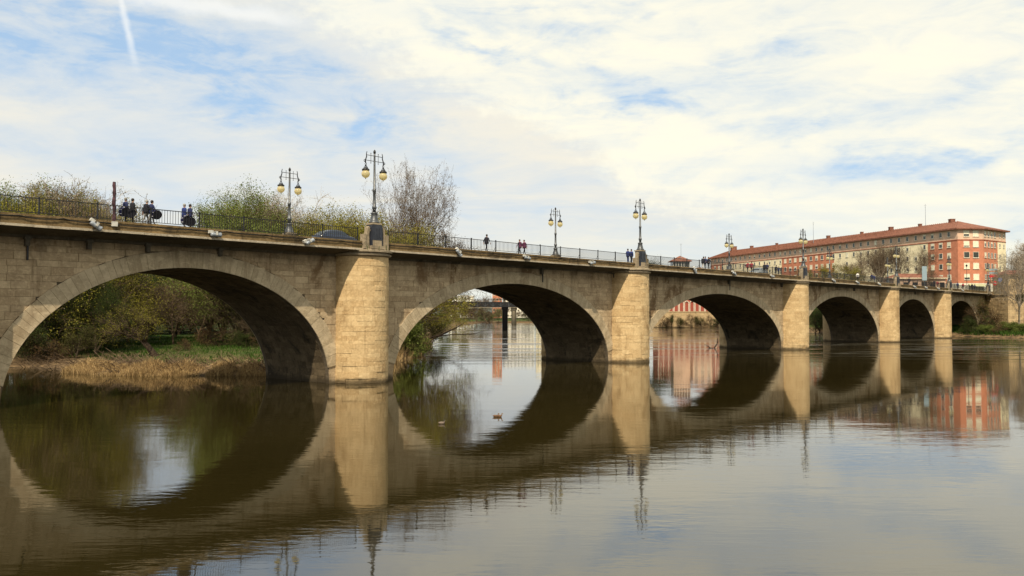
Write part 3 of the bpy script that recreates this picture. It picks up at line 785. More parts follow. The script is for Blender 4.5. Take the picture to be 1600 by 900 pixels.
# ------------------------------------------------------------------ floodlights
def make_flood():
    r = empty('floodlight', 'x', 'floodlight')
    M = Matrix.Rotation(PI/2, 4, 'Y')
    mb = MB(); mb.lathe([(.12, -.5), (.17, -.47), (.19, -.3), (.20, .30), (.24, .42), (.24, .5)], 14, M=M); mb.build('housing', 'flood_grey', r, True)
    mb = MB(); mb.lathe([(.215, .49), (.215, .515)], 14, M=M); mb.build('lens', 'lamp_lens', r)
    mb = MB(); mb.box((-.10, -.24, -.05), (.10, -.20, .32)); mb.box((-.10, .20, -.05), (.10, .24, .32)); mb.box((-.10, -.24, .28), (.10, .24, .33)); mb.build('bracket', 'white_paint', r)
    mb = MB(); mb.box((-.62, .02, .12), (-.22, .34, .40)); mb.build('ballast_box', 'white_paint', r)
    return r
F0 = make_flood()
fl = [(149, 352, 1.0, 32, 0, 'grey barrel floodlight tilted down on the parapet, just left of the dark mast'), (337, 367, 1.0, 0, 0, 'boxy white and grey floodlight lying level on the cornice above the first arch'),
      (484, 377, 1.0, -28, 0, 'floodlight tilted up-right on the cornice beside the blue car'), (717, 394, 1.0, 42, 0, 'white floodlight tilted down above the left half of the second arch'),
      (824, 402, 1.0, 8, 0, 'white floodlight under the purple-clad pair of walkers'), (926, 409, 1.0, -12, 0, 'white floodlight halfway between the far lamp and second pier'),
      (1086, 424, 1.0, 50, 0, 'white floodlight steeply tilted below the dark group near the red-roofed kiosk'), (1147, 427, 1.0, 20, 0, 'white floodlight just right below the third far-side lamp'),
      (1207, 431, 1.0, 5, 0, 'white floodlight below the crouching dark figures left of the third pier'), (1303, 437, 1.0, 20, 0, 'first small white floodlight right of the third pier'),
      (1340, 440.5, 1.0, 15, 0, 'small white floodlight below the person in a white top'), (1374, 443.5, 1.0, 15, 0, 'small white floodlight just left of the fourth pier'),
      (1429, 447, 1.0, 10, 0, 'small white floodlight right of the fourth pier'), (1447, 449, 1.0, 10, 0, 'small white floodlight below the pale blue banner sign'), (1466, 450.5, 1.0, 10, 0, 'small white floodlight just left of the fifth pier'),
      (1504, 453, 1.0, 10, 0, 'small white floodlight on the cornice near the far end of the bridge')]
for i, (px, py, sc, tilt, _, txt) in enumerate(fl):
    o = F0 if i == 0 else copy_tree(F0)
    o.location = BW(s_at(px, -2.58), -2.58, 12.20); o.rotation_euler = (0, math.radians(tilt), BROT); o.scale = (.8,)*3; relabel(o, txt, 'floodlights fixed along the cornice')

# ------------------------------------------------------------------ dark mast by the railing
r = empty('wooden_mast', 'tall slender dark purple mast on a white box by the railing', 'mast', BW(s_at(177, -2.2), -2.2, 12.0), BROT)
mb = MB(); rr_ = random.Random(5); mb.tube([(rr_.uniform(-.02, .02), 0, .4+i*.25) for i in range(13)], [.10+.04*rr_.random() for i in range(13)], 8); mb.build('pole', 'mast_purple', r)
mb = MB(); mb.box((-.2, -.2, .28), (.2, .1, .62)); mb.build('base_box', 'white_paint', r)

# ------------------------------------------------------------------ people
def make_body(pose):
    V = {}; E_ = []; R = {}
    lean = {'stand': 0, 'walk': .06, 'bend': .22, 'sit': .1}[pose]
    def v(k, x, y, z, r, ry=None): V[k] = Vector((x, y, z)); R[k] = (r, ry or r)
    hz = .95; stp = {'stand': .05, 'walk': .30, 'bend': .12, 'sit': .05}[pose]
    v('pel', 0, 0, hz, .155, .12); v('belly', lean*.3, 0, 1.10, .15, .12); v('chest', lean*.7, 0, 1.30, .175, .13); v('neckb', lean, 0, 1.46, .085); v('neck', lean+.01, 0, 1.52, .058)
    v('jaw', lean+.035, 0, 1.58, .075); v('head', lean+.025, 0, 1.66, .098); v('crown', lean+.01, 0, 1.73, .07); v('nose', lean+.125, 0, 1.625, .018)
    E_ += [('pel', 'belly'), ('belly', 'chest'), ('chest', 'neckb'), ('neckb', 'neck'), ('neck', 'jaw'), ('jaw', 'head'), ('head', 'crown'), ('head', 'nose')]
    for sx, nm in ((1, 'l'), (-1, 'r')):
        st_ = stp*sx
        v(nm+'hip', 0, .095*sx, hz-.06, .10); v(nm+'knee', st_*.55+.03, .10*sx, .50, .066); v(nm+'ank', st_, .10*sx, .09, .046); v(nm+'toe', st_+.17, .11*sx, .035, .036)
        v(nm+'sh', lean*.95, .20*sx, 1.41, .068); v(nm+'elb', lean*.8-st_*.4-.02, .27*sx, 1.13, .05)
        if pose in ('bend', 'stand'): v(nm+'wr', lean+.17, .17*sx, .98, .032)
        else: v(nm+'wr', lean*.6-st_*.7+.08, .27*sx, .88, .032)
        w = V[nm+'wr']; dn = (w-V[nm+'elb']).normalized(); pw = w+dn*.07; v(nm+'palm', *pw, .034, .02)
        E_ += [('pel', nm+'hip'), (nm+'hip', nm+'knee'), (nm+'knee', nm+'ank'), (nm+'ank', nm+'toe'), ('chest', nm+'sh'), (nm+'sh', nm+'elb'), (nm+'elb', nm+'wr'), (nm+'wr', nm+'palm')]
        ax = Vector((1, 0, 0)); ax = (ax-dn*ax.dot(dn)).normalized(); cu = Vector((0, -sx, 0))
        for fi, (o_, l_) in enumerate(((-.03, .065), (-.01, .08), (.01, .078), (.03, .07))):
            a_ = pw+ax*o_+dn*.03; b_ = a_+dn*l_*.6+cu*.01; c_ = b_+dn*l_*.4+cu*.025
            v(f'{nm}f{fi}a', *a_, .010); v(f'{nm}f{fi}b', *b_, .009); v(f'{nm}f{fi}c', *c_, .008); E_ += [(nm+'palm', f'{nm}f{fi}a'), (f'{nm}f{fi}a', f'{nm}f{fi}b'), (f'{nm}f{fi}b', f'{nm}f{fi}c')]
        a_ = w+dn*.03+ax*.035; b_ = a_+ax*.02+dn*.035; v(nm+'t1', *a_, .012); v(nm+'t2', *b_, .010); E_ += [(nm+'palm', nm+'t1'), (nm+'t1', nm+'t2')]
    ks = list(V); me = bpy.data.meshes.new('person_rig'); me.from_pydata([V[k] for k in ks], [(ks.index(a), ks.index(b)) for a, b in E_], [])
    ob = bpy.data.objects.new('rig', me); COL.objects.link(ob)
    sk = ob.modifiers.new('s', 'SKIN'); sv = me.skin_vertices[0].data
    for i, k in enumerate(ks): sv[i].radius = R[k]; sv[i].use_root = (k == 'pel')
    ss = ob.modifiers.new('ss', 'SUBSURF'); ss.levels = 1; ss.render_levels = 1
    dg = bpy.context.evaluated_depsgraph_get(); dg.update()
    out = bpy.data.meshes.new_from_object(ob.evaluated_get(dg)); bpy.data.objects.remove(ob)
    out.name = 'body_'+pose; out.materials.clear()
    for m_ in ('skin', 'navy', 'dark_trouser', 'shoe'): out.materials.append(MATS[m_])
    for p in out.polygons:
        c = p.center; handy = abs(c.y) > .13 and c.z < 1.02 and min((c-V['lpalm']).length, (c-V['rpalm']).length) < .14
        p.material_index = 0 if (c.z > 1.5 or handy) else 3 if c.z < .085 else 2 if c.z < .86 and not (abs(c.y) > .2) else 1
        p.use_smooth = True
    return out, Vector(V['head'])
BODIES = {k: make_body(k) for k in ('stand', 'walk', 'bend')}
HAIR = {}
def hair_mesh(h):
    mb = MB()
    mb.sphere((h.x-.018, 0, h.z+.035), .112, 12, 8, .5, 0, (1.02, .92, .92)); mb.sphere((h.x-.055, 0, h.z-.02), .085, 10, 6, .5, 0, (.8, 1, 1.1))
    return mb
def person(px, t, dirn, txt, pose='walk', coat='navy', leg='dark_trouser', hair='hair_dark', sc=1.0, grp=None, skirt=False, dz=0.0):
    t -= .6
    base_z = 12.70 if (t < .6 or t > WD-.6) else 12.57
    r = empty('person', txt, 'person', BW(s_at(px, t), t, base_z+dz), BROT+dirn, grp); r.scale = (sc, sc, sc)
    me, h = BODIES[pose]
    if ('m', pose) not in HAIR:
        o = bpy.data.objects.new('body', me)
    o = bpy.data.objects.new('body', me); COL.objects.link(o); o.parent = r
    for i, m_ in enumerate(('skin', coat, leg, 'shoe')): o.material_slots[i].link = 'OBJECT'; o.material_slots[i].material = MATS[m_]
    ho = hair_mesh(h).build('hair', hair, r, True)
    mb = MB()   # open-hemmed jacket skirt over the hips
    mb.lathe([(.20, .78), (.205, .95), (.19, 1.10), (.205, 1.30), (.19, 1.42), (.10, 1.49)], 12, M=Matrix.Diagonal((.82, 1.18, 1))); mb.build('jacket', coat, r, True)
    return r
def drum(px, t, z, rx, dirn, txt, grp='drums carried by the walkers'):
    t -= .6
    r = empty('drum', txt, 'drum', BW(s_at(px, t), t, z), BROT+dirn, grp); M = Matrix.Rotation(PI/2+rx, 4, 'X')
    mb = MB(); mb.lathe([(.30, -.17), (.335, -.16), (.335, .16), (.30, .17)], 18, M=M); mb.build('shell', 'drum_blue', r, False)
    for z_ in (-.17, .17):
        mb = MB(); mb.lathe([(.345, z_-.02), (.345, z_+.02)], 18, M=M); mb.build('hoop', 'black_cloth', r)
    mb = MB()
    for k in range(7):
        a = k*2*PI/7; mb.box((-.02, -.02, -.15), (.02, .02, .15), M=M @ Matrix.Translation((.34*math.cos(a), .34*math.sin(a), 0)))
    mb.build('lug', 'drum_white', r)
A_, B_ = 'walkers with drums near the mast', None
person(195, -.85, .1, 'person in dark blue jacket, left one of the drum-carrying pair right of the mast', 'stand', 'navy', 'dark_trouser', 'hair_grey')
person(206, -.85, 0, 'person in black jacket, right one of the drum-carrying pair right of the mast', 'stand', 'black_cloth', 'dark_trouser')
drum(193, -1.12, 13.42, .1, .3, 'dark blue drum with white markings held by the left walker of the first pair'); drum(203, -1.12, 13.38, 0, -.2, 'dark blue drum with white markings held by the right walker of the first pair')
person(227, -.8, 0, 'person in dark jacket and light grey trousers, left of the middle pair', 'walk', 'black_cloth', 'grey_trouser', 'hair_grey')
person(235, -.9, 0, 'person in navy jacket and grey trousers carrying a round drum in front', 'walk', 'navy', 'grey_trouser')
drum(243, -1.0, 13.45, .2, .1, 'round dark drum sticking out in front of the middle pair')
person(287, -.8, 0, 'person in blue patterned uniform, left one of the pair before the green trees', 'stand', 'blue_cloth', 'navy', 'hair_grey')
person(296, -.85, 0, 'person in blue patterned uniform, right one of the pair before the green trees', 'stand', 'navy', 'navy')
drum(290, -1.12, 13.2, 0, .1, 'dark drum with pale lugs carried low by the left person before the green trees'); drum(297, -1.14, 13.12, .1, 0, 'dark drum with pale lugs carried low by the right person before the green trees')
person(760, -.9, PI*.05, 'lone man in long dark coat walking along the near footway above the second arch', 'walk', 'black_cloth', 'dark_trouser')
person(812.5, -.4, PI, 'left of two walkers in purple jackets above the second arch', 'walk', 'purple_cloth', 'dark_trouser', sc=.93)
person(819.5, -.4, PI, 'right of two walkers in purple jackets above the second arch', 'walk', 'purple_cloth', 'dark_trouser', sc=.93)
person(981, -.8, 0, 'person in bright blue uniform, left of the pair beside the second pier pedestal', 'stand', 'blue_cloth', 'blue_cloth')
person(986.5, -.8, 0, 'person in bright blue uniform, right of the pair beside the second pier pedestal', 'stand', 'blue_cloth', 'navy')
person(1098, -.7, 0, 'left figure of the dark group right of the red-roofed kiosk', 'bend', 'black_cloth', 'white_cloth')
person(1102, -.9, PI, 'middle figure of the dark group right of the red-roofed kiosk', 'stand', 'navy', 'dark_trouser')
person(1107, -.8, PI, 'right figure of the dark group right of the red-roofed kiosk', 'stand', 'black_cloth', 'dark_trouser')
person(1168, -.7, 0, 'left walker of the maroon-jacketed pair before the cream facade', 'walk', 'maroon_cloth', 'dark_trouser', 'hair_grey', .95)
person(1174, -.7, 0, 'right walker of the maroon-jacketed pair before the cream facade', 'walk', 'maroon_cloth', 'dark_trouser')
person(1194.5, -.8, 0, 'left figure of the two dark people right of the grey car', 'stand', 'black_cloth', 'dark_trouser')
person(1198.5, -.9, PI, 'second figure of the two dark people right of the grey car', 'stand', 'navy', 'dark_trouser')
person(1212, -.8, 0, 'stooping dark figure a little left of the third pier', 'bend', 'black_cloth', 'dark_trouser', sc=.88)
person(1216, -.4, 0, 'short dark figure right behind the stooping one left of the third pier', 'bend', 'navy', 'dark_trouser', sc=.8)
person(1339.5, -.7, 0, 'person in a white top above the fourth arch', 'walk', 'white_cloth', 'dark_trouser')
person(1362, -.7, PI, 'person in navy left of the fourth pier, taller of two', 'walk', 'navy', 'dark_trouser')
person(1365.5, -.3, PI, 'companion in blue just right of the navy-clad walker near the fourth pier', 'walk', 'blue_cloth', 'navy', sc=.93)
person(1420, -.9, 0, 'dark-clad person just right of the fourth pier', 'stand', 'black_cloth', 'dark_trouser')
person(1459, -.8, 0, 'left of two dark figures just left of the fifth pier', 'walk', 'black_cloth', 'dark_trouser')
person(1464, -.5, PI, 'right of two dark figures just left of the fifth pier', 'walk', 'maroon_cloth', 'dark_trouser', sc=.95)
person(1495.5, -.7, 0, 'person in dark blue near the far end, left of the one in red', 'walk', 'blue_cloth', 'dark_trouser')
person(1504, -.7, 0, 'person in a dark red jacket near the far end of the bridge', 'walk', 'red_cloth', 'dark_trouser')
person(1518, -.7, 0, 'left of the two dark figures standing under the awning corner', 'stand', 'black_cloth', 'dark_trouser', sc=1.05)
person(1522, -.5, PI, 'right of the two dark figures standing under the awning corner', 'stand', 'navy', 'dark_trouser')

# ------------------------------------------------------------------ cars on the road
def make_car(name, txt, paint, s, t, flip):
    r = empty(name, txt, 'car', BW(s, t, 12.57), BROT+(PI if flip else 0), None)
    def hull(rows, nm, mats, par=r):
        mb = MB(); n = len(rows[0]); vs = [p for row in rows for p in row]
        fs = [(i*n+k, i*n+k+1, (i+1)*n+k+1, (i+1)*n+k) for i in range(len(rows)-1) for k in range(n-1)]
        mb.add(vs, fs+[tuple(range(n))[::-1], tuple((len(rows)-1)*n+k for k in range(n))]); return mb.build(nm, mats, par, True)
    X = [-2.1, -2.05, -1.7, -.9, .0, .9, 1.6, 2.0, 2.12]; top = [.62, .86, .94, .97, .98, .95, .86, .72, .5]; wd = [.7, .8, .86, .88, .88, .88, .85, .78, .66]
    rows = [[(x, -w, .25), (x, -w*1.02, .55), (x, -w*.97, h-.05), (x, -w*.85, h), (x, 0, h+.03), (x, w*.85, h), (x, w*.97, h-.05), (x, w*1.02, .55), (x, w, .25)] for x, h, w in zip(X, top, wd)]
    hull(rows, 'body', paint)
    X = [-1.75, -1.35, -.9, -.2, .35, .75, 1.15]; top = [.95, 1.25, 1.40, 1.46, 1.42, 1.25, .95]
    rows = [[(x, -.80, .93), (x, -.74, .93+(h-.93)*.55), (x, -.62, max(.94, h-.04)), (x, 0, h+.02), (x, .62, max(.94, h-.04)), (x, .74, .93+(h-.93)*.55), (x, .80, .93)] for x, h in zip(X, top)]
    hull(rows, 'cabin', paint)
    for sy in (-1, 1):
        mb = MB(); mb.add([(-1.2, sy*.79, 1.0), (-.25, sy*.79, 1.0), (-.25, sy*.70, 1.33), (-.85, sy*.70, 1.30)], [(0, 1, 2, 3)]); mb.add([(-.18, sy*.79, 1.0), (.85, sy*.79, 1.0), (.5, sy*.70, 1.3), (-.18, sy*.70, 1.33)], [(0, 1, 2, 3)]); mb.build('side_window', 'car_glass', r)
        for x in (-1.3, 1.32):
            M = Matrix.Translation((x, sy*.80, .31)) @ Matrix.Rotation(PI/2, 4, 'X')
            mb = MB(); mb.lathe([(.25, -.1), (.31, -.09), (.31, .09), (.25, .1)], 16, M=M); w = mb.build('wheel', 'tyre', r); mb = MB(); mb.lathe([(.19, -.11), (.19, .11)], 12, M=M); mb.build('rim', 'rim', w)
        mb = MB(); mb.sphere((2.03, sy*.6, .62), .12, 8, 6, .5, 0, (.5, 1.2, .7)); mb.build('headlight', 'lamp_lens', r)
    for x0, x1, h0, h1, nm in ((.78, 1.13, 1.26, .97, 'windscreen'), (-1.37, -1.73, 1.26, .97, 'rear_window')):
        mb = MB(); k = .02 if x0 > 0 else -.02; mb.add([(x0+k, -.6, h0), (x0+k, .6, h0), (x1+k, .7, h1), (x1+k, -.7, h1)], [(0, 1, 2, 3)]); mb.build(nm, 'car_glass', r)
    return r
make_car('parked_car', 'dark blue car whose roof shows behind the railing left of the nearest pier', 'car_blue', s_at(523, 3.0), 3.0, False)
make_car('parked_car', 'grey car behind the railing before the cream facade above the third arch', 'car_grey', s_at(1185, 2.4), 2.4, True)

# ------------------------------------------------------------------ buildings
def slab(mb, A, B, z0, z1, out, thick, mi=0, back=0.0):
    """wall panel along A->B, front face pushed 'out' from that line, thickness inwards; outward = right of A->B"""
    d = Vector((B[0]-A[0], B[1]-A[1])); L = d.length; d /= L; nrm = Vector((d.y, -d.x))
    M = Matrix(((d.x, nrm.x, 0, A[0]), (d.y, nrm.y, 0, A[1]), (0, 0, 1, 0), (0, 0, 0, 1)))
    mb.box((0, out-thick, z0), (L, out, z1), .5, mi, M)
WIN = {}; WR = random.Random(77)
def window(parent, A, B, k, z, w, h, blind, out=.02):
    """window at distance k from A along A->B"""
    d = Vector((B[0]-A[0], B[1]-A[1])).normalized(); nrm = Vector((d.y, -d.x))
    key = (round(w, 2), round(h, 2))
    if key not in WIN:
        mb = MB()
        for a, b in (((-w/2-.09, -h/2-.09), (-w/2, h/2+.09)), ((w/2, -h/2-.09), (w/2+.09, h/2+.09)), ((-w/2, h/2), (w/2, h/2+.09)), ((-w/2, -h/2-.09), (w/2, -h/2))):
            mb.box((a[0], -.07, a[1]), (b[0], .1, b[1]))
        mb.box((-w/2-.2, -.16, -h/2-.2), (w/2+.2, .1, -h/2-.095)); f = mb.build('window', 'shop_white')
        mb = MB(); mb.box((-w/2, -.02, -h/2), (w/2, .08, h/2)); g = mb.build('pane', 'window_glass')
        mb = MB(); mb.box((-w/2, -.04, -h/2), (w/2, .06, h/2)); g2 = mb.build('blind', 'blind_white')
        WIN[key] = (f.data, g.data, g2.data)
        for q in (f, g, g2): bpy.data.objects.remove(q)
    fd, gd, bd = WIN[key]
    o = bpy.data.objects.new('window', fd); COL.objects.link(o); o.parent = parent
    p = Vector(A)+d*k+nrm*out; pl = parent.location
    o.location = (p.x-pl.x, p.y-pl.y, z-pl.z); o.rotation_euler = (0, 0, math.atan2(d.y, d.x))
    q = bpy.data.objects.new('pane', gd); COL.objects.link(q); q.parent = o
    dn_ = WR.choice((1.0, 1.0, .8, .62, .45)) if blind else (WR.random() < .35)*.3
    if dn_:
        q = bpy.data.objects.new('blind', bd); COL.objects.link(q); q.parent = o; q.scale = (.985, 1.25, dn_*.985); q.location = (0, 0, h/2*(1-dn_))
# long apartment block
Z0, ZE = 12.2, 34.4; zf = [Z_at(y, 275) for y in (372.5, )]
pA = Vector((146.5, 275)); dv = Vector((-.305, 1)).normalized(); LL = 150*math.hypot(.305, 1)
pE = pA+dv*LL; pB = Vector((155.1, 275.3)); pC = Vector((168.2, 285)); pB2 = pB+(pC-pB)*.62
dep = Vector((dv.y, -dv.x)); pD = pC+dv*40+dep*2; pF = pE+dep*14
apt = empty('apartment_block', 'long red and cream apartment block with tiled roof beyond the right end of the bridge', 'building', (146.5, 275, 0))
def lay(mb, name, m_, parent=apt):
    o = mb.build(name, m_, parent); o.location = -Vector(parent.location); return o
mb = MB(); foot = [pE, pA, pB, pC, pD, pF]
mb.add([(p.x, p.y, z) for z in (Z0, ZE) for p in [pE+dep*.35, pA+dep*.35+Vector((0, .3)), pB+Vector((-.1, .4)), pC+Vector((-.5, .3)), pD, pF]], [tuple(range(6)), tuple(range(6, 12))]+[(i, (i+1) % 6, 6+(i+1) % 6, 6+i) for i in range(6)])
lay(mb, 'inner_wall', 'render_beige')
ZB = 30.6   # top storey base
def kx(px):   # distance from A along the long side for picture column px
    r_ = (px-800)/FPX; k = (pA.x-r_*pA.y)/(r_*dv.y-dv.x); return k
ks_ = [0, kx(1451), kx(1304), kx(1222), kx(1131), LL]; cols_ = ['brick_red', 'render_cream', 'brick_red', 'render_cream', 'brick_red']
for k0, k1, cc in zip(ks_, ks_[1:], cols_):
    mb = MB(); slab(mb, pA+dv*k1, pA+dv*k0, 16.2, ZB-.25, 0.0, .3); lay(mb, 'wall', cc)
    mb = MB(); slab(mb, pA+dv*k1, pA+dv*k0, Z0, 16.19, .03, .3); lay(mb, 'ground_floor_wall', 'shop_white')
mb = MB(); slab(mb, pE, pA, ZB, ZE, .0, .3); lay(mb, 'top_storey_wall', 'render_beige')
for (a_, b_) in ((pA, pB), (pB, pB2), (pB2, pC)):
    cc = 'render_cream' if a_ is pB2 else 'brick_red'
    mb = MB(); slab(mb, a_, b_, 16.2, ZB-.25, 0, .3); lay(mb, 'wall', cc)
    mb = MB(); slab(mb, a_, b_, Z0, 16.19, .03, .3); lay(mb, 'ground_floor_wall', 'shop_white')
    mb = MB(); slab(mb, a_, b_, ZB, ZE, 0, .3); lay(mb, 'top_storey_wall', 'render_beige')
for (a_, b_) in ((pE, pA), (pA, pB), (pB, pC)):
    mb = MB(); slab(mb, a_, b_, ZB-.25, ZB, .12, .4); lay(mb, 'string_course', 'trim_red')
mb = MB(); slab(mb, pE, pF, Z0, ZE, 0, .3)
# roof with overhang, tiles as courses
def off(p, v): return Vector((p[0]+v[0], p[1]+v[1]))
eav = [off(pE, -dep*1.0+dv*1), off(pA, -dep*1.0-dv*.7), off(pB, (.3, -1.1)), off(pC, (1.3, -.5)), off(pD, (1, 0)), off(pF, dep*.8+dv)]
rdg = [off(pE, dep*7-dv*6), off(pA, dep*8.5+dv*8), off(pC, -dep*6.5+dv*9)]
mb = MB(); v3 = [(p.x, p.y, ZE-.1) for p in eav]+[(p.x, p.y, ZE+3.3) for p in rdg]+[(p.x, p.y, ZE-.55) for p in eav]
mb.add(v3, [(0, 1, 7, 6), (1, 2, 7), (2, 3, 8, 7), (3, 4, 8), (4, 5, 6, 7, 8), (5, 0, 6)]+[(i, 9+i, 9+(i+1) % 6, (i+1) % 6) for i in range(6)]+[tuple(range(14, 8, -1))])
roof = lay(mb, 'roof', 'roof_tile')
mb = MB()    # ridge tile rolls, joined: each a pixel or less
for i in range(150):
    u = (i+.5)/150; e = Vector(v3[1]).lerp(Vector(v3[0]), u); g_ = Vector(v3[7]).lerp(Vector(v3[6]), u)
    mb.tube([e+Vector((0, 0, .05)), g_+Vector((0, 0, .05))], .14, 4)
lay(mb, 'tile_rolls', 'roof_tile')['kind'] = 'stuff'
mb = MB()
for k in range(24):
    u = (k+.5)/24; g_ = Vector(v3[7]).lerp(Vector(v3[6]), u)
for kk, (u, w_, h_) in enumerate(((.02, 1.6, .9), (.12, 1.0, .7), (.22, 1.4, 1.0), (.33, 1.0, .6), (.47, 1.3, .9), (.6, 1.0, .8), (.72, 1.0, .6), (.86, 1.4, .9), (.97, 2.6, 1.8))):
    g_ = Vector(v3[7]).lerp(Vector(v3[6]), u); mb = MB(); mb.box((g_.x-w_/2, g_.y-w_/2, g_.z-1.2), (g_.x+w_/2, g_.y+w_/2, g_.z+h_)); mb.box((g_.x-w_/2-.1, g_.y-w_/2-.1, g_.z+h_), (g_.x+w_/2+.1, g_.y+w_/2+.1, g_.z+h_+.15)); lay(mb, 'chimney', 'roof_tile')
rz = [Z_at(y, 275) for y in (364.4, 381, 398, 415.2, 432.5)]
wr = random.Random(4); nwin = 0
k = 3.6; colpitch = 3.55
while k < LL-2:
    seg = max(i for i in range(5) if k >= ks_[i]); red = cols_[seg] == 'brick_red'
    for i, z in enumerate(rz):
        if not red and i > 0 and wr.random() < .12: continue
        w_, h_ = (1.35, 1.6) if i and red else (1.0, 1.5)
        window(apt, pE, pA, LL-k, z, w_, h_, (wr.random() < .75) if (red and i) else wr.random() < .12)
    k += colpitch*(1.0 if red else 1.12)
Lf = (pB-pA).length
for i, z in enumerate(rz):
    for kf in (.34, .70): window(apt, pA, pB, Lf*kf, z, 1.75, 1.8, i not in (2,))
Lr = (pC-pB).length
for i, z in enumerate(rz):
    for kf in (.08, .22, .36, .50): window(apt, pB, pC, Lr*kf, z, 1.0, 1.6, wr.random() < .4)
    for kf in (.72, .9): window(apt, pB, pC, Lr*kf, z, .7, 1.1, False)
for a_, b_, h_, t_ in ((pA, pB, 12.2, 'a'),):
    mb = MB(); P0 = pA+(pB-pA)*.5; mb.add([(P0.x-1, P0.y-.1, 16.0), (P0.x+4.2, P0.y-.1, 16.0), (P0.x+4.4, P0.y-2.0, 15.1), (P0.x-1.2, P0.y-2.0, 15.1)], [(0, 1, 2, 3)]); mb.add([(P0.x-1, P0.y-.12, 15.95), (P0.x+4.2, P0.y-.12, 15.95), (P0.x+4.4, P0.y-2.0, 15.05), (P0.x-1.2, P0.y-2.0, 15.05)], [(3, 2, 1, 0)])
    lay(mb, 'awning', 'awning')
def mast(px, y0, y1, Y, txt):
    r = empty('antenna', txt, 'antenna', (X_at(px, Y), Y, Z_at(y1, Y)))
    h = Z_at(y0, Y)-Z_at(y1, Y); mb = MB(); mb.tube([(0, 0, -1.5), (0, 0, h)], [.10, .05], 5); mb.build('mast', 'flood_grey', r)
    mb = MB(); mb.tube([(-.5, 0, h*.93), (.5, 0, h*.93)], .04, 4); mb.tube([(0, -.4, h*.85), (0, .4, h*.85)], .04, 4); mb.build('crossbars', 'flood_grey', r)
mast(1448, 318, 352, 300, 'tall thin antenna on the ridge of the long red and cream block')
mast(1272, 346, 374, 350, 'shorter thin antenna further left on the ridge of the long block')
mast(1064.5, 380, 402, 330, 'thin antenna on top of the small red-roofed kiosk building')

def simple_house(name, txt, x0, x1, Y, z0, z1, depth, wallm, roofm, ov=.6, rise=3.0, cat='building', wins=None, blinds=.3, wsz=(1.2, 1.6)):
    r = empty(name, txt, cat, ((x0+x1)/2, Y, z0)); hw = (x1-x0)/2
    mb = MB(); mb.box((-hw, 0, 0), (hw, depth, z1-z0)); mb.build('wall', wallm, r)
    mb = MB(); h = z1-z0; a, d = hw+ov, depth
    rd = max(.5, hw-depth*.5); vs = [(-a, -ov, h), (a, -ov, h), (a, d+ov, h), (-a, d+ov, h), (-rd, d/2, h+rise), (rd, d/2, h+rise), (-a, -ov, h-.25), (a, -ov, h-.25), (a, d+ov, h-.25), (-a, d+ov, h-.25)]
    mb.add(vs, [(0, 1, 5, 4), (1, 2, 5), (2, 3, 4, 5), (3, 0, 4), (0, 6, 7, 1), (1, 7, 8, 2), (2, 8, 9, 3), (3, 9, 6, 0), (9, 8, 7, 6)]); mb.build('roof', roofm, r)
    if wins:
        nx_, nz_ = wins; rw = random.Random(int(abs(x0)*10))
        for i in range(nx_):
            for j in range(nz_):
                window(r, (x0, Y), (x1, Y), (x1-x0)*(i+.5)/nx_, z0+(z1-z0)*(j+.5)/nz_, wsz[0], wsz[1], rw.random() < blinds)
    return r
# kiosk tower
Yk = 330
kio = empty('lookout_building', 'small building with a glazed lantern storey and red hipped roof behind the railing', 'building', (X_at(1065, Yk), Yk, 12))
mb = MB(); mb.box((-3.3, 0, 0), (3.3, 6, 12.2)); mb.build('wall', 'render_beige', kio)
mb = MB(); mb.box((-3.2, .1, 12.2), (3.2, 5.9, 15.0)); mb.build('glazing', 'window_glass', kio)
for i in range(7):
    mb = MB(); x = -3.2+i*6.4/6; mb.box((x-.12, -.05, 12.2), (x+.12, .12, 15.0)); mb.build('mullion', 'white_paint', kio)
mb = MB(); mb.add([(-4.1, -.8, 15), (4.1, -.8, 15), (4.1, 6.8, 15), (-4.1, 6.8, 15), (0, 3, 17.2), (-4.1, -.8, 14.75), (4.1, -.8, 14.75), (4.1, 6.8, 14.75), (-4.1, 6.8, 14.75)], [(0, 1, 4), (1, 2, 4), (2, 3, 4), (3, 0, 4), (0, 5, 6, 1), (1, 6, 7, 2), (2, 7, 8, 3), (3, 8, 5, 0), (8, 7, 6, 5)]); mb.build('roof', 'roof_tile', kio)
simple_house('tiled_house', 'low red-tiled house between the kiosk building and the long block', X_at(1082, 326), X_at(1112, 326), 326, 12, 21.8, 9, 'render_beige', 'roof_tile', rise=2.6, wins=(3, 2))
# low pavilion behind the bridge end
Yp = 246
pav = empty('low_pavilion', 'low beige building with a red flat-pitched roof behind the fourth and fifth pier lamps', 'building', (X_at(1437, Yp), Yp, 12.2))
hw = (X_at(1478, Yp)-X_at(1396, Yp))/2
mb = MB(); mb.box((-hw, 0, 0), (hw, 7, 4.2)); mb.build('wall', 'render_beige', pav)
mb = MB(); mb.box((-hw-.5, -.6, 4.2), (hw+.5, 7.5, 4.55)); mb.build('cornice', 'concrete_light', pav)
mb = MB(); mb.add([(-hw-.3, -.4, 4.552), (hw+.3, -.4, 4.552), (hw+.3, 7.4, 4.552), (-hw-.3, 7.4, 4.552), (-hw+3, 3.5, 5.9), (hw-3, 3.5, 5.9)], [(0, 1, 5, 4), (1, 2, 5), (2, 3, 4, 5), (3, 0, 4)]); mb.build('roof', 'roof_tile', pav)
for i in range(6):
    mb = MB(); x = -hw+1+i*(2*hw-2)/5; mb.box((x-.7, -.03, .4), (x+.7, .04, 3.2)); mb.build('shutter', 'iron_dark', pav)
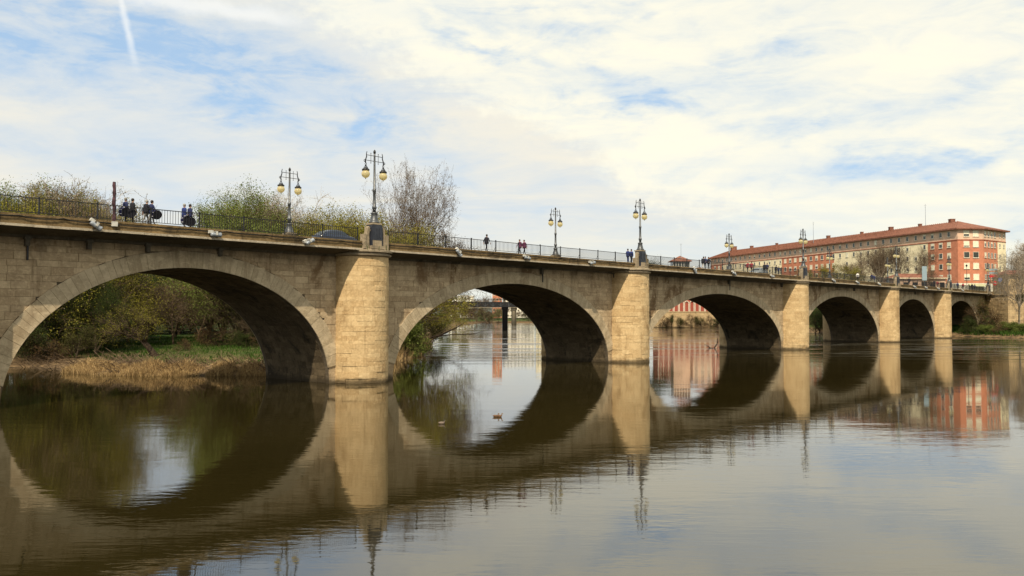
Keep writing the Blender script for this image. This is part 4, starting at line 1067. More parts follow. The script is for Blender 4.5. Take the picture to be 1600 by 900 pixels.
# stone gate building at the right edge
gx0, gx1, Yg = X_at(1573, 243), X_at(1680, 243), 243
gt = empty('stone_gatehouse', 'brown stone building with tiled eaves at the right edge above the quay', 'building', (gx0, Yg, 11.6))
mb = MB(); mb.box((.6, 0, 0), (gx1-gx0, 8, 5.6)); mb.build('wall', 'quay_mat', gt)
mb = MB(); mb.box((-.1, -.8, 5.6), (gx1-gx0+.5, 8.5, 5.95)); mb.build('eaves', 'quay_mat', gt)
mb = MB(); mb.add([(-.3, -1, 5.952), (gx1-gx0+.6, -1, 5.952), (gx1-gx0+.6, 9, 5.952), (-.3, 9, 5.952), (2.5, 4, 7.4), (gx1-gx0-2, 4, 7.4)], [(0, 1, 5, 4), (1, 2, 5), (2, 3, 4, 5), (3, 0, 4)]); mb.build('roof', 'roof_tile', gt)
# arcaded red building behind the third arch
Ya = 376; ax0, ax1 = X_at(1028, Ya), X_at(1150, Ya); Za = 7.0
arc = empty('arcaded_building', 'red building with a row of white arches seen through the third arch', 'building', (ax0, Ya, Za)); WA_ = ax1-ax0
mb = MB(); mb.box((0, 0, 0), (WA_, 14, 17.5)); mb.build('wall', 'arcade_red', arc)
mb = MB(); mb.box((-.4, -.5, 17.5), (WA_+.4, 14.4, 18.1)); mb.build('cornice', 'arcade_white', arc)
mb = MB(); mb.box((-.1, -.25, 6.1), (WA_+.1, -.02, 6.45)); mb.build('string_course', 'arcade_white', arc)
na = 15; pw = WA_/na
for i in range(na):
    xc = (i+.5)*pw; r0, r1 = pw*.33, pw*.46; mb = MB()
    zs_ = 3.9
    outl = [(xc-r1, .1), (xc-r1, zs_)]+[(xc-r1*math.cos(PI*j/10), zs_+r1*math.sin(PI*j/10)) for j in range(1, 10)]+[(xc+r1, zs_), (xc+r1, .1)]
    inn = [(xc-r0, .1), (xc-r0, zs_)]+[(xc-r0*math.cos(PI*j/10), zs_+r0*math.sin(PI*j/10)) for j in range(1, 10)]+[(xc+r0, zs_), (xc+r0, .1)]
    n_ = len(outl); vs = [(x, -.35, z) for x, z in outl]+[(x, -.35, z) for x, z in inn]+[(x, .05, z) for x, z in outl]+[(x, .05, z) for x, z in inn]
    mb.add(vs, [(j, j+1, n_+j+1, n_+j) for j in range(n_-1)]+[(n_+j, n_+j+1, 3*n_+j+1, 3*n_+j) for j in range(n_-1)]+[(j+1, j, 2*n_+j, 2*n_+j+1) for j in range(n_-1)])
    mb.build('arch', 'arcade_white', arc)
    mb = MB(); mb.box((xc-pw/2-.16, -.22, 6.5), (xc-pw/2+.16, .05, 17.4)); mb.build('pilaster', 'arcade_white', arc)
    for z_ in (9.2, 13.2): window(arc, (ax0, Ya), (ax1, Ya), xc, Za+z_, .9, 1.7, wr.random() < .4)
# quay wall under it and beside the bridge end
def quay(name, txt, pts_, z0, z1, thick=1.2):
    A0 = Vector(pts_[0]); r = empty(name, txt, 'wall', (A0.x, A0.y, z0)); rr = random.Random(8)
    core_ = MB(); bl = MB()
    for a_, b_ in zip(pts_, pts_[1:]):
        a_ = Vector(a_)-A0; b_ = Vector(b_)-A0; d = (b_-a_); L = d.length; d /= L; nrm = Vector((d.y, -d.x))
        M = Matrix(((d.x, nrm.x, 0, a_.x), (d.y, nrm.y, 0, a_.y), (0, 0, 1, 0), (0, 0, 0, 1)))
        core_.box((0, -thick, -1), (L, -.06, z1-z0), .3, 0, M)
        core_.box((-.05, -thick-.2, z1-z0), (L+.05, .18, z1-z0+.3), .7, 0, M)
        z = 0
        while z < z1-z0-.1:
            h = min(.6, z1-z0-z); x = 0
            while x < L:
                e = min(L, x+rr.uniform(.9, 2.2)); g = rr.uniform(-.04, .06)
                bl.box((x+.015, -.2, z+.012), (e-.015, g, z+h-.012), min(1, max(0, rr.gauss(.5, .3))), 0, M); x = e
            z += h
    core_.build('wall_core', 'quay_mat', r); bl.build('stones', 'quay_mat', r, kind='stuff')
    return r
quay('quay_wall', 'stone embankment wall below the red arcaded building, partly overgrown', [(X_at(1000, 379), 373), (X_at(1135, 363), 364), (X_at(1180, 330), 335)], -.5, 6.9)
e0 = BW(S1-.2, .1, 0); quay('quay_wall', 'tall sunlit stone quay wall right of the bridge end above the grass', [(e0.x, e0.y), (X_at(1575, 240), 240), (X_at(1700, 236), 236)], -.5, 11.6)
# broken top with tufts is in the vegetation part
# iron footbridge
Yi = 300
ib = empty('iron_bridge', 'dark iron girder bridge with railing seen through the second arch', 'bridge', (0, Yi, 0))
zr, zt, zb = Z_at(468, Yi), Z_at(471.8, Yi), Z_at(480, Yi)
XE = X_at(930, Yi)
mb = MB(); mb.box((-75, 0, zb), (XE, 4, zb+.25)); mb.box((-75, 0, zt-.2), (XE, 4, zt)); mb.box((-75, .1, zb), (XE, .2, zt)); mb.build('girder', 'iron_dark', ib)
mb = MB(); mb.box((XE, -1, -2), (X_at(1000, Yi), 7, zt)); mb.build('abutment', 'quay_mat', ib)
mb = MB(); mb.box((-75, -.15, zr-.1), (XE, -.03, zr)); mb.build('top_rail', 'iron_dark', ib)
for i in range(37):
    x = -74+i*2.8
    if x+2.8 > XE: continue
    mb = MB(); mb.box((x-.09, -.14, zt), (x+.09, -.02, zr)); mb.build('rail_post', 'iron_dark', ib)
    mb = MB(); mb.box((x-.1, -.06, zb+.25), (x+.1, .1, zt-.2)); mb.tube([(x, -.03, zb+.25), (x+1.4, -.03, zt-.2), (x+2.8, -.03, zb+.25)], .07, 4); mb.build('web_brace', 'iron_grey', ib)
for px in (789, 560):
    mb = MB(); x = X_at(px, Yi); mb.lathe([(1.0, -3), (1.0, zb-.9), (1.25, zb-.8), (1.25, zb)], 18, (x, 2, 0)); mb.build('pier', 'iron_dark', ib, True)
Yc = 480
cb = empty('concrete_bridge', 'farther bridge on pale round columns behind the iron bridge', 'bridge', (0, Yc, 0)); zc_ = Z_at(480.5, Yc)
mb = MB(); mb.box((-120, -3, zc_), (120, 5, zc_+1.4)); mb.build('deck', 'concrete_light', cb)
for px in (803, 710, 896, 617):
    mb = MB(); x = X_at(px, Yc); mb.lathe([(1.45, -3), (1.45, zc_-1.6), (1.8, zc_-1.3), (1.8, zc_)], 18, (x, 0, 0)); mb.build('column', 'concrete_light', cb, True)
# buildings far upstream
simple_house('apartment_tower', 'far red tower block seen above the iron bridge through the second arch', X_at(769.5, 620), X_at(784, 620), 620, 3, 42, 14, 'brick_red', 'concrete_pale', .2, .5, wins=(3, 10))
simple_house('apartment_block', 'far pale block right of the red tower seen through the second arch', X_at(785.5, 640), X_at(835, 640), 640, 3, 34, 16, 'concrete_pale', 'concrete_pale', .2, .5, wins=(9, 8), blinds=.1)
simple_house('apartment_block', 'far cream block at the right side of the second arch opening', X_at(838, 610), X_at(905, 610), 610, 3, 37, 16, 'render_cream', 'concrete_pale', .2, .5, wins=(12, 9), blinds=.1)
simple_house('apartment_block', 'far grey block behind the trees left of the red tower', X_at(700, 650), X_at(740, 650), 650, 3, 20, 14, 'concrete_pale', 'concrete_pale', .2, .5, wins=(8, 5))

# ------------------------------------------------------------------ signs at the bridge end
def round_sign(px, py, Y, r_, m_, txt, cat='road sign', sq=False):
    z = Z_at(py, Y); r = empty('road_sign', txt, cat, (X_at(px, Y), Y, 12.3))
    mb = MB(); mb.tube([(0, .08, 0), (0, .08, z-12.3)], .05, 6); mb.build('post', 'iron_grey', r)
    mb = MB()
    if sq: mb.box((-r_, -.03, z-12.3-r_), (r_, .03, z-12.3+r_))
    else: mb.lathe([(r_, -.03), (r_, .03)], 20, (0, 0, z-12.3), M=Matrix.Rotation(PI/2, 4, 'X'))
    p = mb.build('plate', m_, r); return r, z-12.3
r, z = round_sign(1555, 442.5, 236, .62, 'sign_red', 'round red no-entry sign at the far end of the bridge')
mb = MB(); mb.box((-.42, -.05, z-.1), (.42, -.035, z+.1)); mb.build('white_bar', 'white_paint', r)
r, z = round_sign(1563, 437, 237, .6, 'sign_blue', 'round blue mandatory sign behind the red no-entry sign')
mb = MB(); mb.add([(-.08, -.04, z-.35), (.08, -.04, z-.35), (.08, -.04, z+.1), (.22, -.04, z+.1), (0, -.04, z+.4), (-.22, -.04, z+.1), (-.08, -.04, z+.1)], [(0, 1, 2, 3, 4, 5, 6)]); mb.build('arrow', 'white_paint', r)
r = empty('banner_sign', 'pale blue upright information panel behind the railing of the fifth arch', 'sign', (X_at(1445, 232), 232, 12.3))
mb = MB(); mb.box((-.65, -.08, 3.1), (.65, .08, 7.0)); mb.build('panel', 'sign_pale', r); mb = MB(); mb.box((-.2, -.06, 0), (.2, .06, 3.1)); mb.build('post', 'iron_grey', r)
r = empty('direction_sign', 'stack of pale direction panels before the red corner facade', 'sign', (X_at(1553, 240), 240, 12.3))
mb = MB(); mb.tube([(-.9, .1, 0), (-.9, .1, 6.8)], .06, 6); mb.tube([(.9, .1, 0), (.9, .1, 6.8)], .06, 6); mb.build('posts', 'iron_grey', r)
for i, m_ in enumerate(('sign_pale', 'sign_pale', 'sign_red')):
    mb = MB(); mb.box((-1.2, -.05, 6.2-i*.95), (1.2, .05, 6.75-i*.95)); mb.build('panel', m_, r)

# ------------------------------------------------------------------ vegetation
def grow(seed, H, spread, levels=4, kids=(7, 6, 5, 4), r0=.3, up=.25, trunk_h=.3, lean=(0, 0), thin=.62, start_fork=False, twig_r=.018, droop=0.0, tr=.72, limb=1.0):
    rg = random.Random(seed); br = MB(); tw = MB(); ends = []
    def branch(p, d, L, r, lv):
        nseg = 5 if lv == 0 else 4 if lv < 3 else 2
        pts_ = [p]; dd = d.copy(); st_ = L/nseg
        for i in range(nseg):
            j = .10 if lv == 0 else .22
            dd = (dd+Vector((rg.gauss(0, j), rg.gauss(0, j), rg.gauss(0, j)+(up if lv else .05)*.3-droop*lv*.12))).normalized()
            pts_.append(pts_[-1]+dd*st_)
        rad = [max(twig_r*.5, r*(1-.62*i/nseg)) for i in range(nseg+1)]
        (br if lv < 2 else tw).tube(pts_, rad, 7 if lv == 0 else 5 if lv == 1 else 3, rg.random(), cap=False)
        if lv >= levels: ends.append((pts_[-1], dd)); ends.append((pts_[1], dd)); return
        n = kids[lv]
        for k in range(n):
            lo = trunk_h if lv == 0 else .25
            u = lo+(1-lo)*(k+rg.random()*.8)/n; i = min(nseg-1, int(u*nseg)); q = pts_[i].lerp(pts_[i+1], u*nseg-i)
            loc = (pts_[i+1]-pts_[i]).normalized(); ang = math.radians(rg.uniform(28, 58) if lv else rg.uniform(25, 55)*spread)
            perp = loc.orthogonal().normalized(); perp.rotate(Matrix.Rotation(rg.random()*2*PI, 3, loc))
            nd = (loc*math.cos(ang)+perp*math.sin(ang)); nd.z += up*.4; nd.normalize()
            Lk = L*thin*(rg.uniform(.75, 1.15) if limb == 1.0 else rg.uniform(.9, 1.08))*(((1.15-.55*u) if limb == 1.0 else (.55+.5*math.sin(PI*min(1, u*.85+.12))))*limb if lv == 0 else 1)
            branch(q, nd, Lk, max(twig_r, rad[i]*.58), lv+1)
        ends.append((pts_[-1], dd))
        if lv > 0: pass
    L0_ = H*tr
    branch(Vector((0, 0, -.4)), Vector((lean[0], lean[1], 1)).normalized(), L0_, r0, 0)
    return br, tw, ends
def add_leaves(ends, n, size, jit, seed, mb=None):
    rg = np.random.default_rng(seed); mb = mb or MB(); E = np.array([tuple(e[0]) for e in ends])
    idx = rg.integers(0, len(E), n); C = E[idx]+rg.normal(0, jit, (n, 3))
    clump = rg.random(len(E))
    for i in range(n):
        c = C[i]; a = rg.normal(0, 1, 3); a /= np.linalg.norm(a); b_ = rg.normal(0, 1, 3); b_ -= a*(a@b_); b_ /= np.linalg.norm(b_)
        s_ = size*rg.uniform(.6, 1.4); mb.v += [tuple(c-a*s_), tuple(c+b_*s_*.55), tuple(c+a*s_), tuple(c-b_*s_*.55)]
        o = len(mb.v)-4; mb.f.append([o, o+1, o+2, o+3]); mb.t.append(float(min(1, max(0, clump[idx[i]]*.7+rg.random()*.35)))); mb.mi.append(0)
    return mb
PROTO = {}
def proto(key, name, barkm, leafmat, g, leaves, wmat=None):
    br, tw, ends = grow(**g); top = max(p[2] for p in tw.v)
    me_ = {'h': top, 'parts': [('trunk', br, barkm), ('twigs', tw, wmat or barkm)]}
    if leaves: me_['parts'].append(('crown', add_leaves(ends, leaves[0], leaves[1], leaves[2], g['seed']), leafmat))
    objs = []
    for nm, mb_, m_ in me_['parts']: o = mb_.build(nm, m_); objs.append((nm, o.data)); bpy.data.objects.remove(o)
    PROTO[key] = (name, top, objs)
leafm('bud_dark', (.05, .04, .028), (.20, .16, .11))
proto('bigbare', 'bare_tree', 'bark_pale', 'bud_dark', dict(seed=24, H=20, spread=.95, levels=5, kids=(14, 6, 5, 4, 2), r0=.34, up=.42, trunk_h=.14, twig_r=.015, thin=.58, tr=.66, limb=1.22), (16000, .07, .12), 'bark_brown')
proto('bare', 'bare_tree', 'bark_brown', 'bud', dict(seed=5, H=18, spread=1.15, levels=5, kids=(9, 6, 5, 4, 3), r0=.28, up=.3, trunk_h=.12, twig_r=.022), (9000, .06, .15))
proto('bare2', 'bare_tree', 'bark_pale', 'bud', dict(seed=15, H=18, spread=1.0, levels=5, kids=(9, 6, 5, 4, 3), r0=.28, up=.35, trunk_h=.14, twig_r=.022), (12000, .06, .16))
proto('green', 'leafy_tree', 'bark_brown', 'leaf_green', dict(seed=8, H=18, spread=1.15, levels=4, kids=(11, 7, 5, 4), r0=.28, up=.3, trunk_h=.12, twig_r=.022), (50000, .085, .42))
proto('olive', 'leafy_tree', 'bark_dark', 'leaf_olive', dict(seed=9, H=18, spread=1.2, levels=4, kids=(11, 7, 5, 4), r0=.3, up=.2, trunk_h=.08, twig_r=.024), (60000, .075, .46))
proto('yellow', 'leafy_tree', 'bark_brown', 'leaf_yellow', dict(seed=10, H=18, spread=1.15, levels=4, kids=(11, 7, 5, 4), r0=.28, up=.35, trunk_h=.10, twig_r=.020), (54000, .08, .42))
proto('brown', 'bare_tree', 'bark_dark', 'leaf_brown', dict(seed=11, H=15, spread=1.35, levels=5, kids=(11, 6, 5, 4, 3), r0=.22, up=.2, trunk_h=.04, twig_r=.022, droop=.1), (14000, .06, .3))
proto('willow', 'willow_tree', 'bark_dark', 'leaf_yellow', dict(seed=12, H=8, spread=1.5, levels=4, kids=(9, 6, 5, 3), r0=.42, up=.25, trunk_h=.42, lean=(-.35, 0), twig_r=.014), (4500, .05, .18))
proto('dark', 'dark_tree', 'bark_dark', 'leaf_dark', dict(seed=13, H=15, spread=1.2, levels=4, kids=(11, 7, 5, 4), r0=.3, up=.15, trunk_h=.06, twig_r=.025), (60000, .08, .46))
proto('bush', 'green_bush', 'bark_dark', 'leaf_green', dict(seed=14, H=4, spread=1.5, levels=2, kids=(12, 8), r0=.1, up=.2, trunk_h=.02, twig_r=.02), (7000, .07, .22))
proto('brown_s', 'brown_bush', 'bark_dark', 'leaf_brown', dict(seed=31, H=4.5, spread=1.5, levels=3, kids=(14, 8, 5), r0=.08, up=.2, trunk_h=.01, twig_r=.013, droop=.2), (3500, .05, .15))
proto('yellow_s', 'yellow_bush', 'bark_brown', 'leaf_yellow', dict(seed=32, H=5, spread=1.4, levels=3, kids=(14, 8, 4), r0=.09, up=.35, trunk_h=.01, twig_r=.013), (7000, .05, .18))
proto('olive_s', 'olive_bush', 'bark_dark', 'leaf_olive', dict(seed=33, H=5, spread=1.4, levels=3, kids=(14, 8, 4), r0=.1, up=.25, trunk_h=.01, twig_r=.014), (7000, .055, .2))
proto('dark_s', 'dark_bush', 'bark_dark', 'leaf_dark', dict(seed=34, H=5, spread=1.4, levels=3, kids=(14, 8, 4), r0=.1, up=.2, trunk_h=.01, twig_r=.014), (8000, .06, .2))
def tree(key, px, Y, ytop, txt, grp=None, z=None, wide=1.0, rot=None, X=None):
    x = X_at(px, Y) if X is None else X; z = gh(x, Y) if z is None else z
    if z < -.2: print('TREE IN WATER', px, Y, txt, z)
    Hh = Z_at(ytop, Y)-z
    if Hh < 9 and key+'_s' in PROTO: key += '_s'
    name, top, objs = PROTO[key]; k = Hh/top
    r = empty(name, txt, 'tree' if 'bush' not in name else 'bush', (x, Y, z), random.random()*6.28 if rot is None else rot, grp); r.scale = (k*wide, k*wide, k)
    for nm, me_ in objs:
        o = bpy.data.objects.new(nm, me_); COL.objects.link(o); o.parent = r
    return r
random.seed(12)
GL = 'trees on the near-left park bank'
for i, (key, px, Y, yt, txt, w) in enumerate([
    ('green', 8, 112, 276, 'greenish tree at the left picture edge above the railing', 1.1), ('bare', 45, 118, 285, 'thin bare tree over the railing, second from the left edge', 1.1),
    ('bare2', 78, 114, 270, 'bare tree with a reddish-brown crown over the left railing', .95), ('bare', 118, 112, 262, 'tallest bare tree left of the dark mast', 1.2),
    ('bare2', 152, 122, 292, 'low bare tree just left of the dark mast', 1.0), ('yellow', 135, 112, 296, 'bright yellow-green bush crown poking over the railing left of the mast', .9),
    ('yellow', 28, 108, 284, 'olive-yellow bush crown over the railing at the far left', 1.2), ('olive', 90, 110, 278, 'orange-olive tree behind the railing left of the mast', 1.0),
    ('green', 326, 128, 290, 'pale green tree just right of the blue-uniformed pair', .9), ('green', 372, 122, 280, 'fuller green tree behind the railing left of the far lamp', 1.05),
    ('bare2', 428, 126, 288, 'slim bare tree with pinkish twigs right behind the leftmost far lamp', .8), ('olive', 405, 120, 305, 'olive tree low behind the far lamp', .9),
    ('bare', 497, 132, 318, 'bare spreading tree behind the railing above the blue car', 1.25), ('yellow', 548, 120, 316, 'dense yellow-green tree left of the nearest pedestal', 1.45),
    ('yellow', 475, 124, 322, 'low yellow-green bush right of the leftmost far lamp', 1.2), ('bare', 560, 136, 322, 'small bare tree above the yellow-green crown', .9),
    ('bigbare', 626, 137, 236, 'big pale bare tree with pale buds right of the nearest lamp', .64), ('brown', 664, 172, 338, 'brown twiggy tree at the right foot of the big bare tree', .95),
    ('bare', 605, 130, 328, 'small bare tree just right of the nearest pedestal', 1.0), ('brown', 640, 142, 350, 'brown twiggy tree under the big bare tree', .95),
    # below the deck, through the first arch
    ('dark', 62, 104, 440, 'dark shrub tree at the left in the first arch opening', 1.5), ('dark', 105, 110, 425, 'dark tree in the left half of the first arch opening', 1.2),
    ('brown', 35, 101, 500, 'dark brown bush at the left foot of the first arch opening', 1.5), ('dark', 150, 104, 408, 'dark leaning tree left of the grass clearing', .8),
    ('willow', 247, 97, 470, 'pollard willow with leaning trunk at the water edge in the first arch', 1.35), ('dark', 215, 150, 385, 'tall dark green tree behind the grass clearing', 1.2),
    ('dark', 175, 168, 392, 'dark green tree at the back left of the grass clearing', 1.3), ('dark', 280, 176, 385, 'dark tree at the back of the grass clearing', 1.3),
    ('brown', 330, 160, 425, 'brown bare thicket right behind the clearing', 2.2), ('brown', 372, 128, 470, 'dark brown bush right of the clearing', 1.8),
    ('dark', 350, 185, 398, 'dark tree at the back right of the clearing', 1.4), ('bare', 310, 140, 400, 'thin bare tree right of the pollard willow', 1.0),
    ('brown', 410, 112, 520, 'low brown bush beside the right vault wall of the first arch', 1.8), ('bare', 130, 120, 400, 'thin bare tree in the left part of the first arch', 1.0),
    ('olive', 120, 99, 505, 'small olive shrub by the water in the left part of the first arch', 1.2), ('brown', 84, 98, 530, 'low twiggy bush on the shore at the left of the reeds', 1.7),
    ('dark', 400, 170, 405, 'dark tree behind the right side of the first arch', 1.3), ('dark', 445, 150, 400, 'dark tree behind the first arch foot', 1.2),
    ('dark', 240, 200, 395, 'distant dark tree behind the green ones', 1.5), ('dark', 20, 130, 395, 'dark tree behind the left foot of the first arch', 1.3),
    ('brown', 300, 210, 415, 'distant brown thicket behind the clearing', 2.4), ('dark', 185, 215, 400, 'distant dark tree behind the clearing', 1.5),
    ('green', 60, 128, 280, 'second-row green tree behind the left railing', 1.3), ('olive', 10, 132, 300, 'second-row olive tree at the left picture edge', 1.3),
    ('yellow', 108, 130, 284, 'second-row yellow-green tree left of the mast', 1.3), ('bare', 15, 120, 282, 'bare tree at the left picture edge', 1.1),
    ('green', 345, 140, 298, 'second-row green tree left of the leftmost far lamp', 1.3), ('green', 398, 138, 296, 'second-row pale green tree behind the leftmost far lamp', 1.2),
    ('yellow', 515, 142, 318, 'second-row yellow-green tree above the blue car', 1.4), ('olive', 460, 145, 332, 'second-row olive tree right of the leftmost far lamp', 1.3),
    ('yellow', 583, 130, 322, 'yellow-green tree directly behind the nearest pedestal', 1.3), ('bare', 620, 150, 322, 'bare second-row tree left of the big bare tree', 1.2),
    ('dark', 90, 150, 380, 'dark tree deep in the left part of the first arch', 1.4), ('dark', 230, 180, 370, 'dark green tree deep behind the clearing', 1.6),
    ('dark', 145, 190, 372, 'dark tree deep behind the clearing, left', 1.5), ('dark', 320, 195, 375, 'dark tree deep behind the brown thicket', 1.6),
    ('brown', 275, 150, 440, 'brown thicket in the middle of the clearing', 1.6), ('dark', 385, 200, 380, 'dark tree deep at the right of the clearing', 1.6),
    ('dark', 170, 230, 372, 'far dark green tree behind the clearing, left', 1.8), ('green', 300, 240, 376, 'far green tree behind the clearing, right', 1.8),
    ('brown', 120, 140, 430, 'brown thicket left of the clearing', 1.6), ('brown', 395, 105, 548, 'low bramble at the right end of the reeds', 1.6),
    ('brown', 340, 118, 505, 'low brown bush closing the right side of the clearing', 1.7), ('dark', 165, 112, 505, 'dark shrub at the left edge of the clearing', 1.5),
    ('brown', 290, 108, 528, 'low bramble on the bank right of the pollard willow', 1.5), ('dark', 375, 112, 515, 'dark shrub before the right vault wall of the first arch', 1.5),
    ('bare', 200, 135, 405, 'thin bare tree at the left of the clearing, before the dark trees', 1.1), ('bare', 272, 122, 418, 'bare tree right beside the pollard willow', 1.1),
    ('bare', 350, 130, 425, 'bare tree above the brown bush right of the clearing', 1.2), ('bare', 85, 112, 420, 'bare tree among the dark shrubs at the left of the first arch', 1.1),
    ('bare', 385, 118, 470, 'low bare tree by the right vault wall of the first arch', 1.3),
    # second arch
    ('bush', 632, 118, 497, 'bright green bush in the left corner of the second arch', 1.0), ('green', 644, 138, 476, 'green willow on the bank in the second arch', .9),
    ('olive', 672, 165, 484, 'olive tree on the bank left of the iron bridge', 1.0), ('olive', 620, 160, 455, 'olive tree behind the left haunch of the second arch', 1.2),
    ('green', 690, 235, 487, 'pale green tree before the iron bridge', 1.0), ('yellow', 724, 380, 462, 'light green tree rising behind the iron bridge railing', .6),
    ('green', 703, 400, 472, 'green tree behind the left part of the iron bridge', 1.3), ('bare', 590, 150, 420, 'bare tree behind the nearest pier', 1.2),
    ]):
    if 165 < px < 312 and Y > 140 and yt < 450: yt = max(yt, 408)
    tree(key, px, Y, yt, txt, wide=w)
for i, (px, yt, key) in enumerate([(738, 478, 'olive'), (752, 480, 'green'), (766, 482, 'brown'), (779, 480, 'green'), (812, 483, 'bare'), (826, 481, 'olive'), (842, 484, 'green'), (858, 482, 'olive'), (874, 482, 'green'), (890, 484, 'olive')]):
    tree(key, px, 555, yt, ['round olive', 'small green', 'brown twiggy', 'second green', 'bare', 'second olive', 'third green', 'third olive', 'fourth green', 'last olive'][i]+' tree of the row on the far shore in the second arch', 'trees on the far shore', wide=1.3)
tree('bare', 765, 520, 452, 'large grey bare tree rising above the iron bridge in the second arch', wide=1.6)
tree('bare', 745, 540, 462, 'smaller grey bare tree left of the large one above the iron bridge', wide=1.5)
# city side
for i, (key, px, Y, yt, w, txt) in enumerate([
    ('yellow', 1262, 235, 418, 1.2, 'yellow-green bush right behind the third pier lamp'), ('yellow', 1290, 238, 410, 1.2, 'yellow-green tree behind the small far-side lamp of the fourth arch'),
    ('bare', 1318, 242, 402, 1.0, 'dense bare tree before the left part of the cream facade'), ('yellow', 1334, 236, 412, 1.1, 'olive shrub crown before the cream facade'),
    ('bare', 1346, 244, 396, 1.0, 'bare tree before the cream facade, left of the fourth pier lamp'), ('bigbare', 1372, 252, 374, .9, 'tall bare plane tree left of the fourth pier lamp'),
    ('bigbare', 1408, 252, 374, .85, 'tall bare plane tree right behind the fourth pier lamp'), ('bigbare', 1438, 250, 380, .75, 'tall bare plane tree at the right end of the cream facade'),
    ('bare', 1456, 244, 412, .9, 'small bare tree before the red facade left of the fifth pier lamp'), ('bigbare', 1380, 258, 380, 1.2, 'bare plane tree in the second row behind the fourth pier'),
    
    ('dark', 1024, 330, 399, 1.2, 'small dark green tree behind the railing right of the second pier'), ('bare2', 1592, 224, 384, .9, 'bare tree with forked trunk before the quay wall at the right edge'),
    ('bare2', 1612, 262, 372, 1.3, 'bare tree beyond the gatehouse at the right edge')]):
    tree(key, px, Y, yt, txt, wide=w, z=12.3 if (Y > 230) else None)
sh = tree('brown', 1527, 229, 470, 'tangled brown shrub growing against the bridge end by the last arch', wide=1.2, z=1.0)
tree('olive', 1532, 231, 462, 'olive climbing shrub on the abutment right of the last arch', wide=.55, z=1.0)
tree('dark', 1516, 228, 492, 'dark bush low beside the last arch', wide=1.1, z=.6)
tree('brown', 1560, 222, 508, 'reddish brown brushwood on the right grassy bank', wide=2.0, z=.6); tree('bush', 1540, 224, 508, 'green bush on the right bank', wide=1.8, z=.8)
tree('bush', 1575, 226, 503, 'bright green bush on the right bank below the quay wall', wide=2.2, z=1.0); tree('bush', 1598, 222, 506, 'green bush on the right bank at the picture edge', wide=2.2, z=1.0)
for i, (px, Y, yt, key) in enumerate([(1035, 368, 492, 'brown'), (1050, 369, 490, 'dark'), (1062, 368, 494, 'olive'), (1080, 367, 490, 'brown'), (1096, 366, 491, 'olive'), (1110, 365, 492, 'brown'), (1122, 362, 494, 'dark'), (1280, 252, 470, 'dark'), (1274, 256, 480, 'brown'), (1292, 249, 492, 'olive')]):
    tree(key, px, Y, yt, ['left brown', 'dark', 'olive', 'second brown', 'second olive', 'third brown', 'right dark', 'tall dark', 'brown', 'low olive'][i]+(' bush on the embankment wall seen through the third arch' if i < 7 else ' bush on the far bank seen through the fourth arch'), wide=1.2, z=.5)

# reeds, grass and brushwood (stuff nobody could count)
def blades(name, spots_, h, w, matn, seed, label, bend=.5):
    rg = np.random.default_rng(seed); mb = MB(); n = len(spots_)
    V = []; F = []; T = []
    for i, (x, y, z) in enumerate(spots_):
        a = rg.random()*6.28; hh_ = h*rg.uniform(.35, 1.2)*(1+.45*math.sin(x*1.1+math.sin(x*.37)*2)); b = rg.normal(0, bend, 2)*hh_; ww = w*rg.uniform(.6, 1.3)
        dx_, dy_ = math.cos(a)*ww, math.sin(a)*ww; k = len(V)
        V += [(x-dx_, y-dy_, z-.1), (x+dx_, y+dy_, z-.1), (x+b[0]*.35+dx_*.7, y+b[1]*.35+dy_*.7, z+hh_*.6), (x+b[0]*.35-dx_*.7, y+b[1]*.35-dy_*.7, z+hh_*.6), (x+b[0], y+b[1], z+hh_)]
        F += [[k, k+1, k+2, k+3], [k+3, k+2, k+4]]; t_ = float(rg.random()); T += [t_, t_]
    mb.v = V; mb.f = F; mb.t = T; mb.mi = [0]*len(F)
    o = mb.build(name, matn, kind='stuff'); o['label'] = label; return o
def along(pl, n, lo, hi, seed, thin=1.0):
    rg = np.random.default_rng(seed); P_ = np.array(pl); L = np.hypot(*np.diff(P_, axis=0).T); c = np.r_[0, np.cumsum(L)]
    q = []
    u = rg.random(n*2)*c[-1]; cl = np.sin(u*1.7)+np.sin(u*.53+1)+np.sin(u*4.1)*.6
    u = u[cl+rg.random(n*2)*2.4 > .3][:n]
    for w in u:
        i = min(len(L)-1, int(np.searchsorted(c, w)-1)); i = max(i, 0); d = (P_[i+1]-P_[i])/L[i]; p = P_[i]+d*(w-c[i]); nr = np.array((-d[1], d[0]))
        q.append(p+nr*rg.uniform(lo, hi))
    q = np.array(q); z = ground_h(q); return [(a, b, max(c_, -.1)) for (a, b), c_ in zip(q, z)]
SH1 = [shore(100, 582), shore(125, 584), shore(162, 587), shore(250, 588), shore(397, 587), shore(440, 588)]
blades('dry_reeds', along(SH1, 13000, -.3, 2.8, 1), 0.62, .028, 'reed', 2, 'dry straw-coloured reeds along the water in the first arch')
SH2 = [shore(560, 578), shore(612, 567), shore(650, 554), shore(668, 540)]
blades('dry_reeds', along(SH2, 3500, -1.0, 3.5, 3), 1.9, .035, 'reed', 4, 'dry reeds on the shore in the left corner of the second arch')
rg = np.random.default_rng(5); q = np.c_[rg.uniform(-62, -18, 26000), rg.uniform(88, 178, 26000)]; q = q[sdist(q) > 4.5][:22000]
blades('grass', [(a, b, c_) for (a, b), c_ in zip(q, ground_h(q))], .32, .045, 'grass_leaf', 6, 'green grass clearing seen through the first arch')
q = np.c_[rg.uniform(122, 160, 14000), rg.uniform(206, 242, 14000)]; dd_ = sdist(q); q = q[(dd_ > 1.5) & (ground_h(q) < 5)][:9000]
